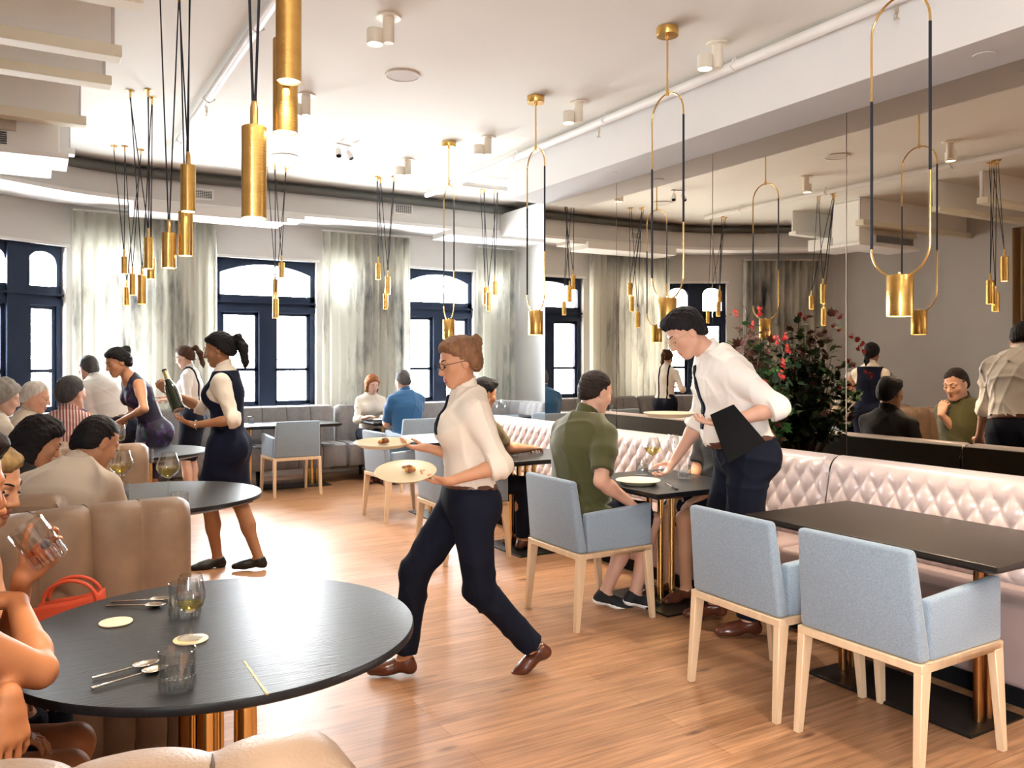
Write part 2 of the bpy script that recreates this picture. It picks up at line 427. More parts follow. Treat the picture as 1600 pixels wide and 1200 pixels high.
# ---- white pipes under the ceiling
M_PIPE = mat('white_pipe', (.78,.76,.72), .45)
def pipe(name, label, pts, r, hang=(), heads=()):
    t = thing(name, label, 'pipe', pts[0])
    o = Vector(pts[0])
    MB().tube([Vector(p)-o for p in pts], r, 12).build('tube', M_PIPE, t, smooth=True)
    for h in hang:
        q = Vector(h)-o; mb = MB()
        mb.tube([q+Vector((0,0,-r-.004)), q+Vector((r+.012,0,-.01)), q+Vector((.012,0,r+.01)), q+Vector((0,0,CEIL-h[2]))], .006, 6)
        mb.tube([q+Vector((0,0,-r-.004)), q+Vector((-r-.012,0,-.01)), q+Vector((-.012,0,r+.01))], .006, 6)
        mb.build('hanger', M_PIPE, t, smooth=True)
    for h in heads:
        q = Vector(h)-o; mb = MB().lathe([(.012,-.005),(.012,-.05),(.006,-.055),(.006,-.08),(.018,-.083),(.018,-.088)], 10, q+Vector((0,0,-r)))
        mb.build('sprinkler_head', M_STEEL, t, smooth=True)
pipe('sprinkler_pipe', 'white sprinkler pipe running along the boxed beam', [(4.24,-3.5,3.555),(4.24,9.4,3.555)], .036,
     [(4.24,y,3.555) for y in (2.6,4.2,5.7,7.2,8.7)], [(4.24,y,3.555) for y in (2.95,5.8)])
pipe('sprinkler_pipe', 'white sprinkler pipe crossing the ceiling above the round tables', [(1.2,-3.5,3.56),(1.2,8.9,3.56)], .034,
     [(1.2,y,3.56) for y in (3.1,4.0,5.2,6.8,8.2)], [(1.2,y,3.56) for y in (4.05,6.9)])
pipe('sprinkler_pipe', 'short white branch pipe near the far alcove ceiling', [(4.27,8.5,3.53),(6.2,8.5,3.53)], .028, [(4.9,8.5,3.53)])

# ---- spot lamps
M_SPOT = mat('white_lamp_metal', (.80,.74,.62), .45)
M_SPOTL = mat('spot_lens', (1,.9,.75), .4, emit=(1,.86,.66), es=7)
def spot_lamp(pos, label, lit=True, e=100):
    t = thing('ceiling_spotlight', label, 'spotlight', pos, -TH, 'white ceiling spotlights')
    MB().lathe([(.075,-.012),(.075,0)], 24).build('mounting_plate', M_SPOT, t, smooth=True)
    MB().lathe([(.032,-.165),(.036,-.16),(.036,-.012)], 20).build('stem', M_SPOT, t, smooth=True)
    MB().lathe([(.046,-.172),(.052,-.172),(.052,-.085),(.048,-.078),(0,-.078)], 24, (-.083,0,0), cap=False).build('can', M_SPOT, t, smooth=True)
    MB().lathe([(0,-.165),(.046,-.165)], 24, (-.083,0,0), cap=False).build('lens', M_SPOTL, t)
    if lit:
        l = bpy.data.lights.new('spot_beam', 'SPOT'); l.energy = e; l.color = (1,.87,.72); l.spot_size = math.radians(115); l.spot_blend = .8; l.shadow_soft_size = .045
        lo = bpy.data.objects.new('spot_beam', l); C.objects.link(lo); lo.parent = t; lo.location = (-.083,0,-.18)
    return t
def ceil_at(px, py): return on(px, py, CEIL)
for (px, py, lab) in ((607,26,'white spotlight nearest on the open ceiling, left of the brass loops'), (1121,68,'white spotlight just right of the second brass loop canopy'),
        (904,160,'white spotlight between the third brass loop and the beam'), (762,214,'white spotlight right of the farthest brass loop canopy'),
        (478,148,'white spotlight behind the brass cylinder pendants at top'), (637,249,'smallest white spotlight near the far soffit')):
    spot_lamp(ceil_at(px, py), lab)
for (x, y) in ((2.3,-.9),(3.4,-.9),(.2,-.9),(2.3,.9),(3.7,.7),(.1,.6),(2.3,-2.6),(.2,-2.6)):  # unseen extra spotlights, added overhead and behind the camera as warm fill
    spot_lamp((x, y, CEIL), 'white ceiling spotlight added out of view behind the viewer for warm fill', True, 110)
def speaker(px, py, r, label):
    t = thing('ceiling_speaker', label, 'speaker', ceil_at(px, py), 0, 'flush round ceiling speakers')
    MB().lathe([(r,-.001),(r,-.012),(r-.012,-.014),(r-.014,-.009)], 40, cap=False).build('rim', M_CEIL, t, smooth=True)
    MB().lathe([(0,-.010),(r-.013,-.010)], 40, cap=False).build('grille', mat('speaker_cloth', (.66,.62,.58), .9, bump=.3, bscale=500), t)
speaker(629, 117, .13, 'round flush speaker in the ceiling left of the brass loops')
speaker(445, 244, .14, 'round flush speaker in the ceiling above the far left tables')
t = thing('twin_spotlight', 'small twin-headed white spotlight in the middle of the ceiling', 'spotlight', ceil_at(536, 226), .3)
MB().box((-.09,-.02,-.012),(.09,.02,0)).build('base', M_WHITE, t, bevel=.003)
for sx in (-1, 1):
    MB().tube([(sx*.055,0,-.01),(sx*.055,0,-.07)], .006, 8).build('stem', M_WHITE, t, smooth=True)
    h = MB().tube([(sx*.055,.0,-.06),(sx*.055+sx*.02,-.035,-.13)], [.026,.03], 16).build('head', M_WHITE, t, smooth=True)
    MB().tube([(sx*.055+sx*.0202,-.0355,-.131),(sx*.055+sx*.021,-.037,-.134)], .024, 16).build('bezel', M_BLACK, h, smooth=True)
for (px, py) in ((1538,86),(955,271)):
    Z = FPX*(ZB-CAMH)/(HY-py); p = at(px, py, Z)
    mb = MB().lathe([(.045,-.001),(.06,-.001),(.06,-.004),(.045,-.004)], 28); mb.f.append([0,28*3,28*3+1,1]) if False else None
    o = mb.build('recessed_downlight', M_WALL, smooth=True, loc=p); tag(o, 'small recessed downlight ring under the beam, %s' % ('near the right edge' if px > 1200 else 'beyond the second brass loop'), 'downlight')

# ---- hanging white baffles, top left
for i, (Z, xe, zb, lip) in enumerate(((4.15,.46,3.27,.05),(4.82,.43,3.25,.07),(5.30,.42,3.25,.06),(6.20,.33,3.25,.07),(7.15,.30,3.27,.05))):
    y = (Z - xe*ST)/CT
    t = thing('ceiling_baffle', ['cream ceiling baffle nearest the viewer at the top left corner', 'cream-lipped ceiling baffle second from the viewer', 'cream-lipped ceiling baffle third from the viewer',
              'beige-lipped ceiling baffle in front of the air conditioner', 'white ceiling baffle behind the air conditioner'][i], 'ceiling baffle', (xe, y, CEIL), 0, 'stepped baffles under the left ceiling')
    w = xe - XL - .01
    MB().box((-w,0,zb-CEIL+.03),(-.03,.05,0)).build('board', M_WHITE, t, bevel=.003)
    MB().box((-w,-.07,zb-CEIL),(.02,.055,zb-CEIL+lip)).build('lip', M_CREAM if i != 4 else M_WHITE, t, bevel=.004)
    MB().box((-.028,.005,zb-CEIL+lip),(-.012,.03,0)).build('end_strip', M_GREY, t)
t = thing('ceiling_air_conditioner', 'white ceiling air conditioner with dark grille behind the baffles', 'air conditioner', (.20, 7.10, CEIL-.004), 0)
MB().box((-1.2,0,-.56),(-.02,.42,0)).build('housing', M_WHITE, t, bevel=.01)
MB().box((-1.2,-.02,-.43),(-.30,0,-.30)).build('upper_flap', mat('beige_flap', (.55,.48,.38), .6), t, bevel=.004)
mb = MB()
for i in range(6): mb.box((-1.15,-.012,-.53+i*.016),(-.36,0,-.522+i*.016))
mb.build('grille', M_GRILLE, t)
MB().box((-1.25,-.05,-.60),(.04,.44,-.56)).build('lower_lip', M_WHITE, t, bevel=.004)
t = thing('projector_box', 'small white box unit hanging below the air conditioner', 'box', (.14, 7.62, 3.03), 0)
MB().box((-.62,0,-.0),(0,.35,.16)).build('body', M_WHITE, t, bevel=.01)
MB().box((-.5,-.012,.03),(-.14,.0,.11)).build('panel', mat('beige_flap', (.55,.48,.38), .6), t)
MB().box((-.34,.15,.16),(-.30,.19,.59)).build('hanger', M_WHITE, t)

# ---- curtains
def curtain_mat():
    m = bpy.data.materials.new('ink_smudged_linen'); m.use_nodes = True; nt = m.node_tree; L = nt.links.new; b = nt.nodes['Principled BSDF']
    tc = nt.nodes.new('ShaderNodeTexCoord'); mp = nt.nodes.new('ShaderNodeMapping'); mp.inputs['Scale'].default_value = (1.5,1.5,.42)
    L(tc.outputs['Object'], mp.inputs['Vector'])
    n = nt.nodes.new('ShaderNodeTexNoise'); n.inputs['Scale'].default_value = 1.6; n.inputs['Detail'].default_value = 7; n.inputs['Roughness'].default_value = .62
    L(mp.outputs[0], n.inputs['Vector'])
    r = nt.nodes.new('ShaderNodeValToRGB'); e = r.color_ramp.elements
    e[0].position = .30; e[0].color = (.12,.12,.15,1); e[1].position = .48; e[1].color = (.95,.94,.88,1)
    k = r.color_ramp.elements.new(.39); k.color = (.60,.59,.55,1)
    L(n.outputs['Fac'], r.inputs['Fac']); L(r.outputs['Color'], b.inputs['Base Color'])
    b.inputs['Roughness'].default_value = .9; b.inputs['Specular IOR Level'].default_value = .1
    tl = nt.nodes.new('ShaderNodeBsdfTranslucent'); L(r.outputs['Color'], tl.inputs['Color'])
    x = nt.nodes.new('ShaderNodeMixShader'); x.inputs[0].default_value = .6
    L(b.outputs[0], x.inputs[1]); L(tl.outputs[0], x.inputs[2]); L(x.outputs[0], nt.nodes['Material Output'].inputs[0])
    return m
M_CURT = curtain_mat()
def curtain(p0, p1, z0, z1, folds, label, m=None, amp=.045):
    p0, p1 = Vector((*p0,0)), Vector((*p1,0)); d = p1-p0; ln = d.length; d.normalize(); nn = Vector((-d.y, d.x, 0)); rr = random.Random(int(ln*1000))
    ph = [rr.uniform(-.5,.5) for _ in range(folds+2)]
    NU = folds*10
    def fn(a, b):
        t = a*folds; k = int(t); fr = t-k; wob = ph[k]*(1-fr)+ph[min(k+1,folds+1)]*fr
        off = amp*math.sin(2*PI*t+wob*1.3)*(.6+.4*b)*(1+.3*wob)
        q = d*(a*ln+.012*math.sin(2*PI*t*2)*(1-b)) + nn*off
        return (q.x, q.y, z0+(z1-z0)*b)
    t = thing('curtain', label, 'curtain', p0, 0, 'floor-length linen curtains')
    o = MB().grid(fn, NU, 6).build('drape', m or M_CURT, t, smooth='all')
    md = o.modifiers.new('thick', 'SOLIDIFY'); md.thickness = .004
    MB().tube([(0,0,z1+.012),(d.x*ln,d.y*ln,z1+.012)], .012, 8).build('rail', M_WHITE, t, smooth=True)
yc = YW-.16
curtain((.40,yc-.06),(1.98,yc),.06,3.20,13,'wide ink-smudged linen curtain between the left and middle windows')
curtain((3.30,yc),(4.55,yc),.06,3.20,11,'ink-smudged linen curtain between the middle and right windows')
curtain((5.60,yc),(6.24,yc),.06,3.14,6,'ink-smudged linen curtain in the far right corner')
nB = -SB.n
a = WA + WD*1.32 + nB*.16; b = WA + WD*2.7 + nB*.16
curtain((b.x,b.y),(a.x,a.y),.06,3.16,11,'ink-smudged linen curtain seen only in the mirror, beside the twin window')
curtain((XL+.1,5.3),(XL+.1,6.3),.06,3.3,8,'brown velvet curtain on the left wall seen at the mirror edge', mat('amber_drape', (.30,.17,.07), .8, sheen=.3))
# ================================================================== chairs
def make_chair(name='dining_chair'):
    t = thing(name, 'x', 'chair')
    MB().hexa([(-.20,-.215,.43),(.25,-.215,.43),(.25,.215,.43),(-.20,.215,.43)],[(-.20,-.215,.485),(.25,-.215,.495),(.25,.215,.495),(-.20,.215,.485)]).build('seat', M_BLUE, t, smooth=True, bevel=.012, seg=3)
    MB().hexa([(-.255,-.262,.428),(-.19,-.262,.428),(-.19,.262,.428),(-.255,.262,.428)],
              [(-.30,-.243,.83),(-.25,-.243,.83),(-.25,.243,.83),(-.30,.243,.83)]).build('backrest', M_BLUE, t, smooth=True, bevel=.018, seg=3)
    for s in (-1, 1):
        MB().hexa([(-.188,s*.262,.428),(.262,s*.262,.428),(.262,s*.216,.428),(-.188,s*.216,.428)],
                  [(-.205,s*.262,.645),(.262,s*.262,.672),(.262,s*.216,.672),(-.205,s*.216,.645)]).build('arm', M_BLUE, t, smooth=True, bevel=.014, seg=3)
    F = MB()
    F.box((-.262,-.268,.395),(-.225,.268,.428)); F.box((.225,-.268,.395),(.262,.268,.428)); F.box((-.225,-.268,.395),(.225,-.235,.428)); F.box((-.225,.235,.395),(.225,.268,.428))
    F.build('frame', M_LEG, t, smooth=True, bevel=.003, seg=1)
    for sx in (-1, 1):
        for sy in (-1, 1):
            x0, y0 = sx*.262, sy*.268; dx = .022*sx
            top = [(x0,y0,.40),(x0-sx*.058,y0,.40),(x0-sx*.058,y0-sy*.034,.40),(x0,y0-sy*.034,.40)]
            x1, y1 = x0+dx, y0+sy*.004
            bot = [(x1,y1,.0),(x1-sx*.030,y1,.0),(x1-sx*.030,y1-sy*.028,.0),(x1,y1-sy*.028,.0)]
            MB().hexa(bot, top).build('leg', M_LEG, t, smooth=True, bevel=.003, seg=1)
    return t
chair0 = make_chair()
_first = [True]
def chair(x, y, rz, label):
    if _first[0]:
        c = chair0; _first[0] = False; c.location = (x, y, 0); c.rotation_euler = (0,0,rz); c['label'] = label; c['group'] = 'blue-grey armchairs'
        return c
    return dup(chair0, (x, y, 0), rz, label, 'blue-grey armchairs')
chair(2.95, 2.05, .02, 'blue-grey wool armchair nearest the viewer at the empty dark table')
chair(2.93, 2.655, -.01, 'blue-grey wool armchair second from the viewer at the empty dark table')
chair(2.86, 4.01, .0, 'blue-grey wool armchair the man in the green shirt sits on')
chair(2.87, 5.70, .0, 'blue-grey wool armchair behind the walking waitress, its front leg showing past her hip')
chair(3.07, 7.42, .05, 'blue-grey wool armchair with pale side, left of the plates the waitress carries')
chair(2.53, 9.33, PI/2+.03, 'blue-grey wool armchair standing alone with its back to the viewer at the far left table')
chair(3.90, 9.02, PI/2-.02, 'blue-grey wool armchair the man in the blue shirt sits on')
chair(5.72, 9.25, PI/2+.1, 'blue-grey wool armchair in the far right alcove beside the white side wall')
chair(4.95, 9.05, PI/2, 'blue-grey wool armchair in the far alcove behind the tufted banquette')

# ================================================================== tables
def rect_table(loc, lx, ly, label, top=M_BLACKT, rz=0.0, posts=None, plate=None):
    t = thing('dining_table', label, 'table', loc, rz, 'rectangular dark dining tables')
    hx, hy = lx/2, ly/2
    MB().hexa([(-hx+.03,-hy+.03,.712),(hx-.03,-hy+.03,.712),(hx-.03,hy-.03,.712),(-hx+.03,hy-.03,.712)],
              [(-hx,-hy,.728),(hx,-hy,.728),(hx,hy,.728),(-hx,hy,.728)]).box((-hx,-hy,.728),(hx,hy,.75)).build('tabletop', top, t, bevel=.003, seg=2, weld=False)
    posts = posts or [(sx*.07, sy*.06) for sx in (-1,1) for sy in (-1,1)]
    for (x, y) in posts:
        MB().lathe([(.020,.012),(.020,.713)], 16, (x,y,0)).build('post', M_BRASSP if top is M_BLACKT else M_BRONZE, t, smooth=True)
    px, py = plate or (.2, .3)
    MB().box((-px,-py,0),(px,py,.012)).build('base_plate', M_DARKMET, t, bevel=.003)
    MB().box((-.11,-.11,.70),(.11,.11,.713)).build('mounting_plate', M_DARKMET, t)
    return t
rect_table((3.40,2.31,0), .76, 1.22, 'empty dark oak dining table with bare top at the right', M_BROWNT,
           posts=[(-.02,-.33),(.05,-.33),(-.02,.33),(.05,.33)], plate=(.19,.40))
rect_table((3.40,4.0,0), .76, .84, 'black dining table where the bending waiter sets a plate', posts=[(-.05,-.06),(.04,-.06),(-.05,.05),(.04,.05)])
rect_table((3.40,5.68,0), .76, .84, 'black dining table behind the man in the green shirt')
rect_table((3.42,7.28,0), .76, .84, 'black dining table behind the walking waitress with a bright sheen')
rect_table((2.55,9.85,0), 1.30, .62, 'long black dining table in front of the far banquette, left of the walking waitress', posts=[(x,y) for x in (-.45,-.36,.36,.45) for y in (-.05,.05)], plate=(.56,.2))
rect_table((3.86,9.68,0), .66, .62, 'small black table between the headband woman and the man in blue')
rect_table((5.35,9.72,0), 1.1, .62, 'black table in the far alcove by the corner window')

RT = [(.457,2.418),(.618,4.96),(.76,7.42)]
RL = ['round black table in the foreground with snifter and water tumblers', 'round black table with two large wine glasses, beside the beige-shirted man', 'round black table beside the woman in the dark purple dress']
for i, (x, y) in enumerate(RT):
    t = thing('round_table', RL[i], 'table', (x,y,0), .0, 'round black tables in the booths')
    MB().lathe([(0,.695),(.42,.695),(.525,.722),(.54,.730),(.54,.746),(.537,.75),(0,.75)], 96).build('tabletop', M_BLACKT, t, smooth=True)
    MB().box((-.0028,-.5385,.7485),(.0028,-.30,.7508)).build('inlay', M_BRASSP, t)
    for k in range(5):
        a = 2*PI*k/5+.3; MB().lathe([(.026,.015),(.026,.696)], 16, (.085*math.cos(a),.085*math.sin(a),0)).build('post', M_BRASSP, t, smooth=True)
    MB().lathe([(0,0),(.29,0),(.29,.01),(.28,.015),(0,.015)], 48).build('base_plate', M_DARKMET, t, smooth=True)

# ================================================================== banquettes
M_SEAM = mat('dark_leather_seam', (.07,.04,.025), .7); M_SEAMG = mat('dark_wool_seam', (.06,.055,.055), .9)
def sweep(path, prof, ribw, bulge, name, m, parent, top_fade=True, ds=.0125, ends=True, seam=None):
    """path: (x,y) polyline; prof: [(d,z,weight)] d = distance behind the face (to the left of travel), ribs bulge by weight"""
    P = [Vector(p) for p in path]; L = [0]
    for a, b in zip(P, P[1:]): L.append(L[-1]+(b-a).length)
    tot = L[-1]; n = max(2, int(tot/ds)); vs = []; rows = []
    nr = max(1, round(tot/ribw)); rw = tot/nr
    def frame(s):
        for i in range(len(P)-1):
            if s <= L[i+1]+1e-9:
                f = (s-L[i])/max(1e-9, L[i+1]-L[i]); q = P[i].lerp(P[i+1], f)
                def nm(k):
                    k0, k1 = max(0,k-1), min(len(P)-1,k+1); d = (P[k1]-P[k0]).normalized(); return Vector((-d.y, d.x))
                return q, nm(i).lerp(nm(i+1), f).normalized()
    mb = MB(); k = len(prof)
    for i in range(n+1):
        s = tot*i/n; q, nn = frame(min(s, tot)); b = abs(math.sin(PI*s/rw))**.45
        e = min(s, tot-s); er = max(0.0, 1-e/.06); inset = .03*er*er if ends else 0
        for (d, z, w) in prof:
            dd = d - bulge*b*w; zz = z + (bulge*.28*b*w if z > .6 else 0) - inset*(1.0 if z > .85 else .0)
            if ends: dd += (inset*.5 if w > 0 else -inset*.5)
            p = q + nn*dd; rows.append((p.x, p.y, zz))
    mb.v = rows
    for i in range(n):
        for j in range(k-1):
            mb.f.append([i*k+j, (i+1)*k+j, (i+1)*k+j+1, i*k+j+1]); mb.m.append(0)
    mb.f.append(list(range(k))); mb.m.append(0); mb.f.append([n*k+j for j in range(k)][::-1]); mb.m.append(0)
    ob = mb.build(name, m, parent, smooth=True, weld=False)
    if seam is not None:
        sm = MB()
        for i in range(1, nr):
            q, nn = frame(rw*i); pts = []
            for (d, z, w) in prof:
                if w < .25: continue
                p = q + nn*(d-.0015); pts.append((p.x, p.y, z+.0005))
            sm.tube(pts, .0042, 6)
        if sm.v: sm.build('seam', seam, ob, smooth=True)
    return ob
BACKP = [(.0,.30,.3),(-.0,.42,1),(.0,.60,1),(.005,.80,1),(.012,.875,1),(.03,.912,.9),(.06,.930,.7),(.10,.934,.5),(.13,.928,.3),(.15,.905,0),(.15,.60,0),(.15,.06,0),(.02,.06,0)]
def booth(cx, cy, label, r=1.14, e0=0.0, e1=0.0):
    t = thing('booth_sofa', label, 'booth', (cx,cy,0), 0, 'leather channel booths around the round tables')
    a0, a1 = -PI/2-.035-e0, -3*PI/2-.09+e1
    back = [(r*math.cos(a0+(a1-a0)*i/64), r*math.sin(a0+(a1-a0)*i/64)) for i in range(65)]
    sweep(back, BACKP, .178, .046, 'backrest', [M_LEA], t, seam=M_SEAM)
    seat = [((r+.02)*math.cos(a0+(a1-a0)*i/64), (r+.02)*math.sin(a0+(a1-a0)*i/64)) for i in range(65)]
    SP = [(-.44,.08,.6),(-.45,.2,1),(-.45,.38,1),(-.43,.43,1),(-.38,.455,.6),(-.2,.46,.4),(.0,.46,0),(.0,.08,0)]
    sweep(seat, SP, .178, .020, 'seat', [M_LEA], t, seam=M_SEAM)
    mb = MB()
    for i in range(64):
        q = []
        for rr in (r-.36, r+.12):
            q.append([(rr*math.cos(a0+(a1-a0)*j/64), rr*math.sin(a0+(a1-a0)*j/64)) for j in (i, i+1)])
        mb.hexa([(*q[0][0],0),(*q[1][0],0),(*q[1][1],0),(*q[0][1],0)],[(*q[0][0],.08),(*q[1][0],.08),(*q[1][1],.08),(*q[0][1],.08)])
    mb.build('plinth', M_BLACK, t)
    return t
booth(*RT[0], 'taupe leather channel booth curving round the foreground table')
booth(RT[1][0], RT[1][1], 'taupe leather channel booth round the second table, where the beige-shirted man sits', 1.09, .40, .03)
booth(RT[2][0], RT[2][1]-.0, 'taupe leather channel booth round the third table, where the striped-shirted man sits', 1.06, .45, .2)

def far_banquette(path, label, ends=True):
    t = thing('banquette', label, 'banquette', (path[0][0], path[0][1], 0), 0, 'grey channel banquettes below the windows')
    o = Vector(path[0]); P = [(p[0]-o.x, p[1]-o.y) for p in path]
    sweep(P, [(0,.40,1),(0,.7,1),(.03,.86,1),(.05,.91,.8),(.09,.93,.5),(.14,.92,.2),(.16,.88,0),(.16,.2,0),(.02,.2,0)], .148, .016, 'backrest', [M_GREYB], t, ds=.02, seam=M_SEAMG)
    sweep(P, [(-.50,.20,.6),(-.52,.24,1),(-.52,.40,1),(-.50,.455,1),(-.44,.475,.6),(-.1,.47,.3),(.02,.47,0),(.02,.20,0)], .148, .012, 'seat', [M_GREYB], t, ds=.02, seam=M_SEAMG)
    L = 0; pts = [Vector(p) for p in P]
    for a, b in zip(pts, pts[1:]):
        d = (b-a); nn = Vector((-d.y, d.x)).normalized()
        k = max(1, int(d.length/.62))
        for i in range(k):
            f = (i+.5)/k
            for off in (-.40, .08):
                q = a+d*f+nn*off
                MB().hexa([(q.x-.014,q.y-.014,0),(q.x+.014,q.y-.014,0),(q.x+.014,q.y+.014,0),(q.x-.014,q.y+.014,0)],[(q.x-.022,q.y-.022,.21),(q.x+.022,q.y-.022,.21),(q.x+.022,q.y+.022,.21),(q.x-.022,q.y+.022,.21)]).build('leg', M_BLACK, t)
    return t
yb = 10.33
far_banquette([(3.36,yb),(1.25,yb)][::-1], 'grey channel banquette below the middle window, left section')
far_banquette([(3.40,yb),(5.45,yb)], 'grey channel banquette behind the headband woman, middle section')
cr = [(5.47,yb),(5.55,yb)] + [(5.55+.42*math.sin(a*PI/16), yb-.42+.42*math.cos(a*PI/16)) for a in range(1,9)] + [(5.97,9.45)]
far_banquette(cr, 'pale-lit grey channel banquette turning the far right alcove corner')
bq = WA + WD*.1 - SB.n*.45
far_banquette([(WA+WD*2.2-SB.n*.36)[:], (WA+WD*1.3-SB.n*.36)[:], (WA+WD*.25-SB.n*.36)[:], (1.2,yb)][::1], 'grey channel banquette along the angled left corner')

# tufted bench in three sections along the mirrors
def tufted(y0, y1, label):
    t = thing('tufted_banquette', label, 'banquette', (0, (y0+y1)/2, 0), 0, 'tufted blush banquettes along the mirrors')
    yc = (y0+y1)/2; ln = y1-y0
    prof = []  # arc over face + roll: list of (x,z,weight)
    for i in range(61): f = i/60; prof.append((3.965+.075*f, .455+.375*f, 1))
    for i in range(1, 21):
        a = i/20*PI*.95; prof.append((4.135-.095*math.cos(a), .83+.106*math.sin(a)*1.0, max(0, 1-i/5)))
    n = int(ln/.0085); k = len(prof); mb = MB(); pw, ph = .112, .088
    for i in range(n+1):
        y = -ln/2 + ln*i/n; e = min(i, n-i)*ln/n; ef = min(1, e/.03); 
        for j, (x, z, w) in enumerate(prof):
            v = (z-.455)/ph + .25; u = y/pw
            a, b = u+v/1.0*.5*2/2, u-v/1.0*.5*2/2
            h = (abs(math.sin(PI*a))*abs(math.sin(PI*b)))**.45
            edge = min(1, max(0, (z-.455)/.03))
            d = .030*h*w*edge
            if w < 1 and z > .8: d = .030*h*w + .018*(1-w)
            mb.v.append((x - d*ef + .012*(1-ef), y, z + (.006*(1-w) - .01*(1-ef) if w < 1 else 0)))
    for i in range(n):
        for j in range(k-1):
            mb.f.append([i*k+j, (i+1)*k+j, (i+1)*k+j+1, i*k+j+1]); mb.m.append(0)
    mb.build('backrest', M_TUFT, t, smooth='all', weld=False)
    h = ln/2
    MB().box((4.04,-h+.004,.08),(4.205,h-.004,.84)).build('back_core', M_TUFT, t)
    mb = MB(); nn = max(1, round(ln/1.45))
    for i in range(nn): mb.box((4.205,-h+ln*i/nn+.003,.06),(4.232,-h+ln*(i+1)/nn-.003,.925))
    mb.build('back_panel', M_VELV, t, bevel=.006)
    MB().box((3.62,-h+.004,.10),(4.03,h-.004,.455)).build('seat', M_TUFTS, t, smooth=True, bevel=.03, seg=4)
    MB().box((3.69,-h+.01,0),(4.18,h-.01,.10)).build('plinth', M_BLACK, t)
    return t
tufted(.35, 3.255, 'tufted blush banquette nearest the viewer, behind the empty dark table')
tufted(3.265, 5.43, 'tufted blush banquette behind the bending waiter, middle section')
tufted(5.44, 7.45, 'tufted blush banquette behind the walking waitress, farthest section')

# ================================================================== lamps
def loop_lamp(y, rot, label):
    x = 3.5; t = thing('loop_pendant', label, 'pendant lamp', (x, y, CEIL), rot, 'brass loop pendants above the banquette tables')
    zt, zb = 3.2-CEIL, 1.885-CEIL; r = .15; rt = .0058
    MB().lathe([(0,-.055),(.068,-.055),(.07,-.052),(.07,-.002),(0,-.002)], 40).build('canopy', M_BRASS, t, smooth=True)
    MB().tube([(0,0,-.05),(0,0,zt+.01)], .0065, 10).lathe([(.011,zt-.012),(.011,zt+.022)], 12).lathe([(.012,-.075),(.014,-.055)], 12).build('rod', M_BRASSP, t, smooth=True)
    ct, cb = zt-r, zb+r
    pts = [(0, r*math.cos(PI*i/24), ct+r*math.sin(PI*i/24)) for i in range(25)] + [(0, -r*math.cos(PI*i/24), cb-r*math.sin(PI*i/24)) for i in range(25)]
    MB().tube(pts, rt, 10, closed=True).build('loop', M_BRASSP, t, smooth=True)
    H = ct-cb
    MB().tube([(0,r,ct-.30*H),(0,r,cb)], rt+.0012, 10).build('black_sleeve', M_CORD, t, smooth=True)
    MB().tube([(0,-r,ct-.02*H),(0,-r,ct-.68*H)], rt+.0012, 10).build('black_sleeve', M_CORD, t, smooth=True)
    b = 1.705-CEIL
    MB().lathe([(.053,b),(.058,b),(.059,b+.004),(.059,b+.188),(.056,b+.192),(0,b+.192)], 40, cap=False).build('shade', M_BRASS, t, smooth=True)
    MB().lathe([(0,b+.006),(.053,b+.006)], 32, cap=False).build('lens', M_LENS, t)
    MB().lathe([(.007,b+.19),(.007,b+.205)], 12).build('socket', M_BRASSP, t, smooth=True)
    l = bpy.data.lights.new('lamp_beam', 'SPOT'); l.energy = 45; l.color = (1,.80,.58); l.spot_size = math.radians(130); l.spot_blend = .9; l.shadow_soft_size = .05
    lo = bpy.data.objects.new('lamp_beam', l); C.objects.link(lo); lo.parent = t; lo.location = (0,0,b-.012)
loop_lamp(2.42, 0.0, 'brass loop pendant nearest the viewer, above the empty table')
loop_lamp(4.05, 0.0, 'brass loop pendant above the bending waiter')
loop_lamp(5.64, -.07, 'brass loop pendant in front of the white corner')
loop_lamp(7.24, -.12, 'brass loop pendant behind the walking waitress, farthest of its row')

def cyl_lamp(px, y0, y1, Z, anchors, dia, label, light=0):
    p = at(px, y1, Z); top = at(px, y0, Z).z
    L = top - p.z; r = dia/2
    t = thing('cylinder_pendant', label, 'pendant lamp', p, 0, 'brass cylinder pendants on black cords')
    MB().lathe([(r-.004,0),(r,0),(r,L-.003),(r-.003,L),(0,L)], 32, cap=False).build('shade', M_BRASS, t, smooth=True)
    MB().lathe([(0,.004),(r-.004,.004)], 28, cap=False).build('lens', M_LENS, t)
    f = MB().lathe([(r*.33,L),(r*.33,L+.055),(r*.2,L+.075)], 14)
    f.build('fitting', M_BRASSP, t, smooth=True)
    for (ax, ay) in anchors:
        a = on(ax, ay, CEIL) - p
        off = (Vector((a.x,a.y,0)).normalized())*.008
        MB().tube([Vector((0,0,L+.07))+off*.4, a+Vector((0,0,-.055))], .0042, 6).build('cord', M_CORD, t, smooth=True)
        MB().lathe([(.032,-.001),(.032,-.006),(.007,-.012),(.006,-.06)], 18, a).build('ceiling_hook', M_BRASSP, t, smooth=True)
    if light:
        l = bpy.data.lights.new('lamp_beam', 'SPOT'); l.energy = light; l.color = (1,.80,.58); l.spot_size = math.radians(120); l.spot_blend = .9; l.shadow_soft_size = .035
        lo = bpy.data.objects.new('lamp_beam', l); C.objects.link(lo); lo.parent = t; lo.location = (0,0,-.012)
cyl_lamp(397,198,341,2.45,[(372,-560),(424,-552)],.072,'large brass cylinder pendant hanging lowest over the foreground table',30)
cyl_lamp(446,62,208,2.50,[(430,-540),(455,-536)],.074,'large brass cylinder pendant half hidden behind the topmost one',0)
cyl_lamp(451,-75,128,2.42,[(440,-568),(466,-564)],.074,'large brass cylinder pendant cut off by the top edge',30)
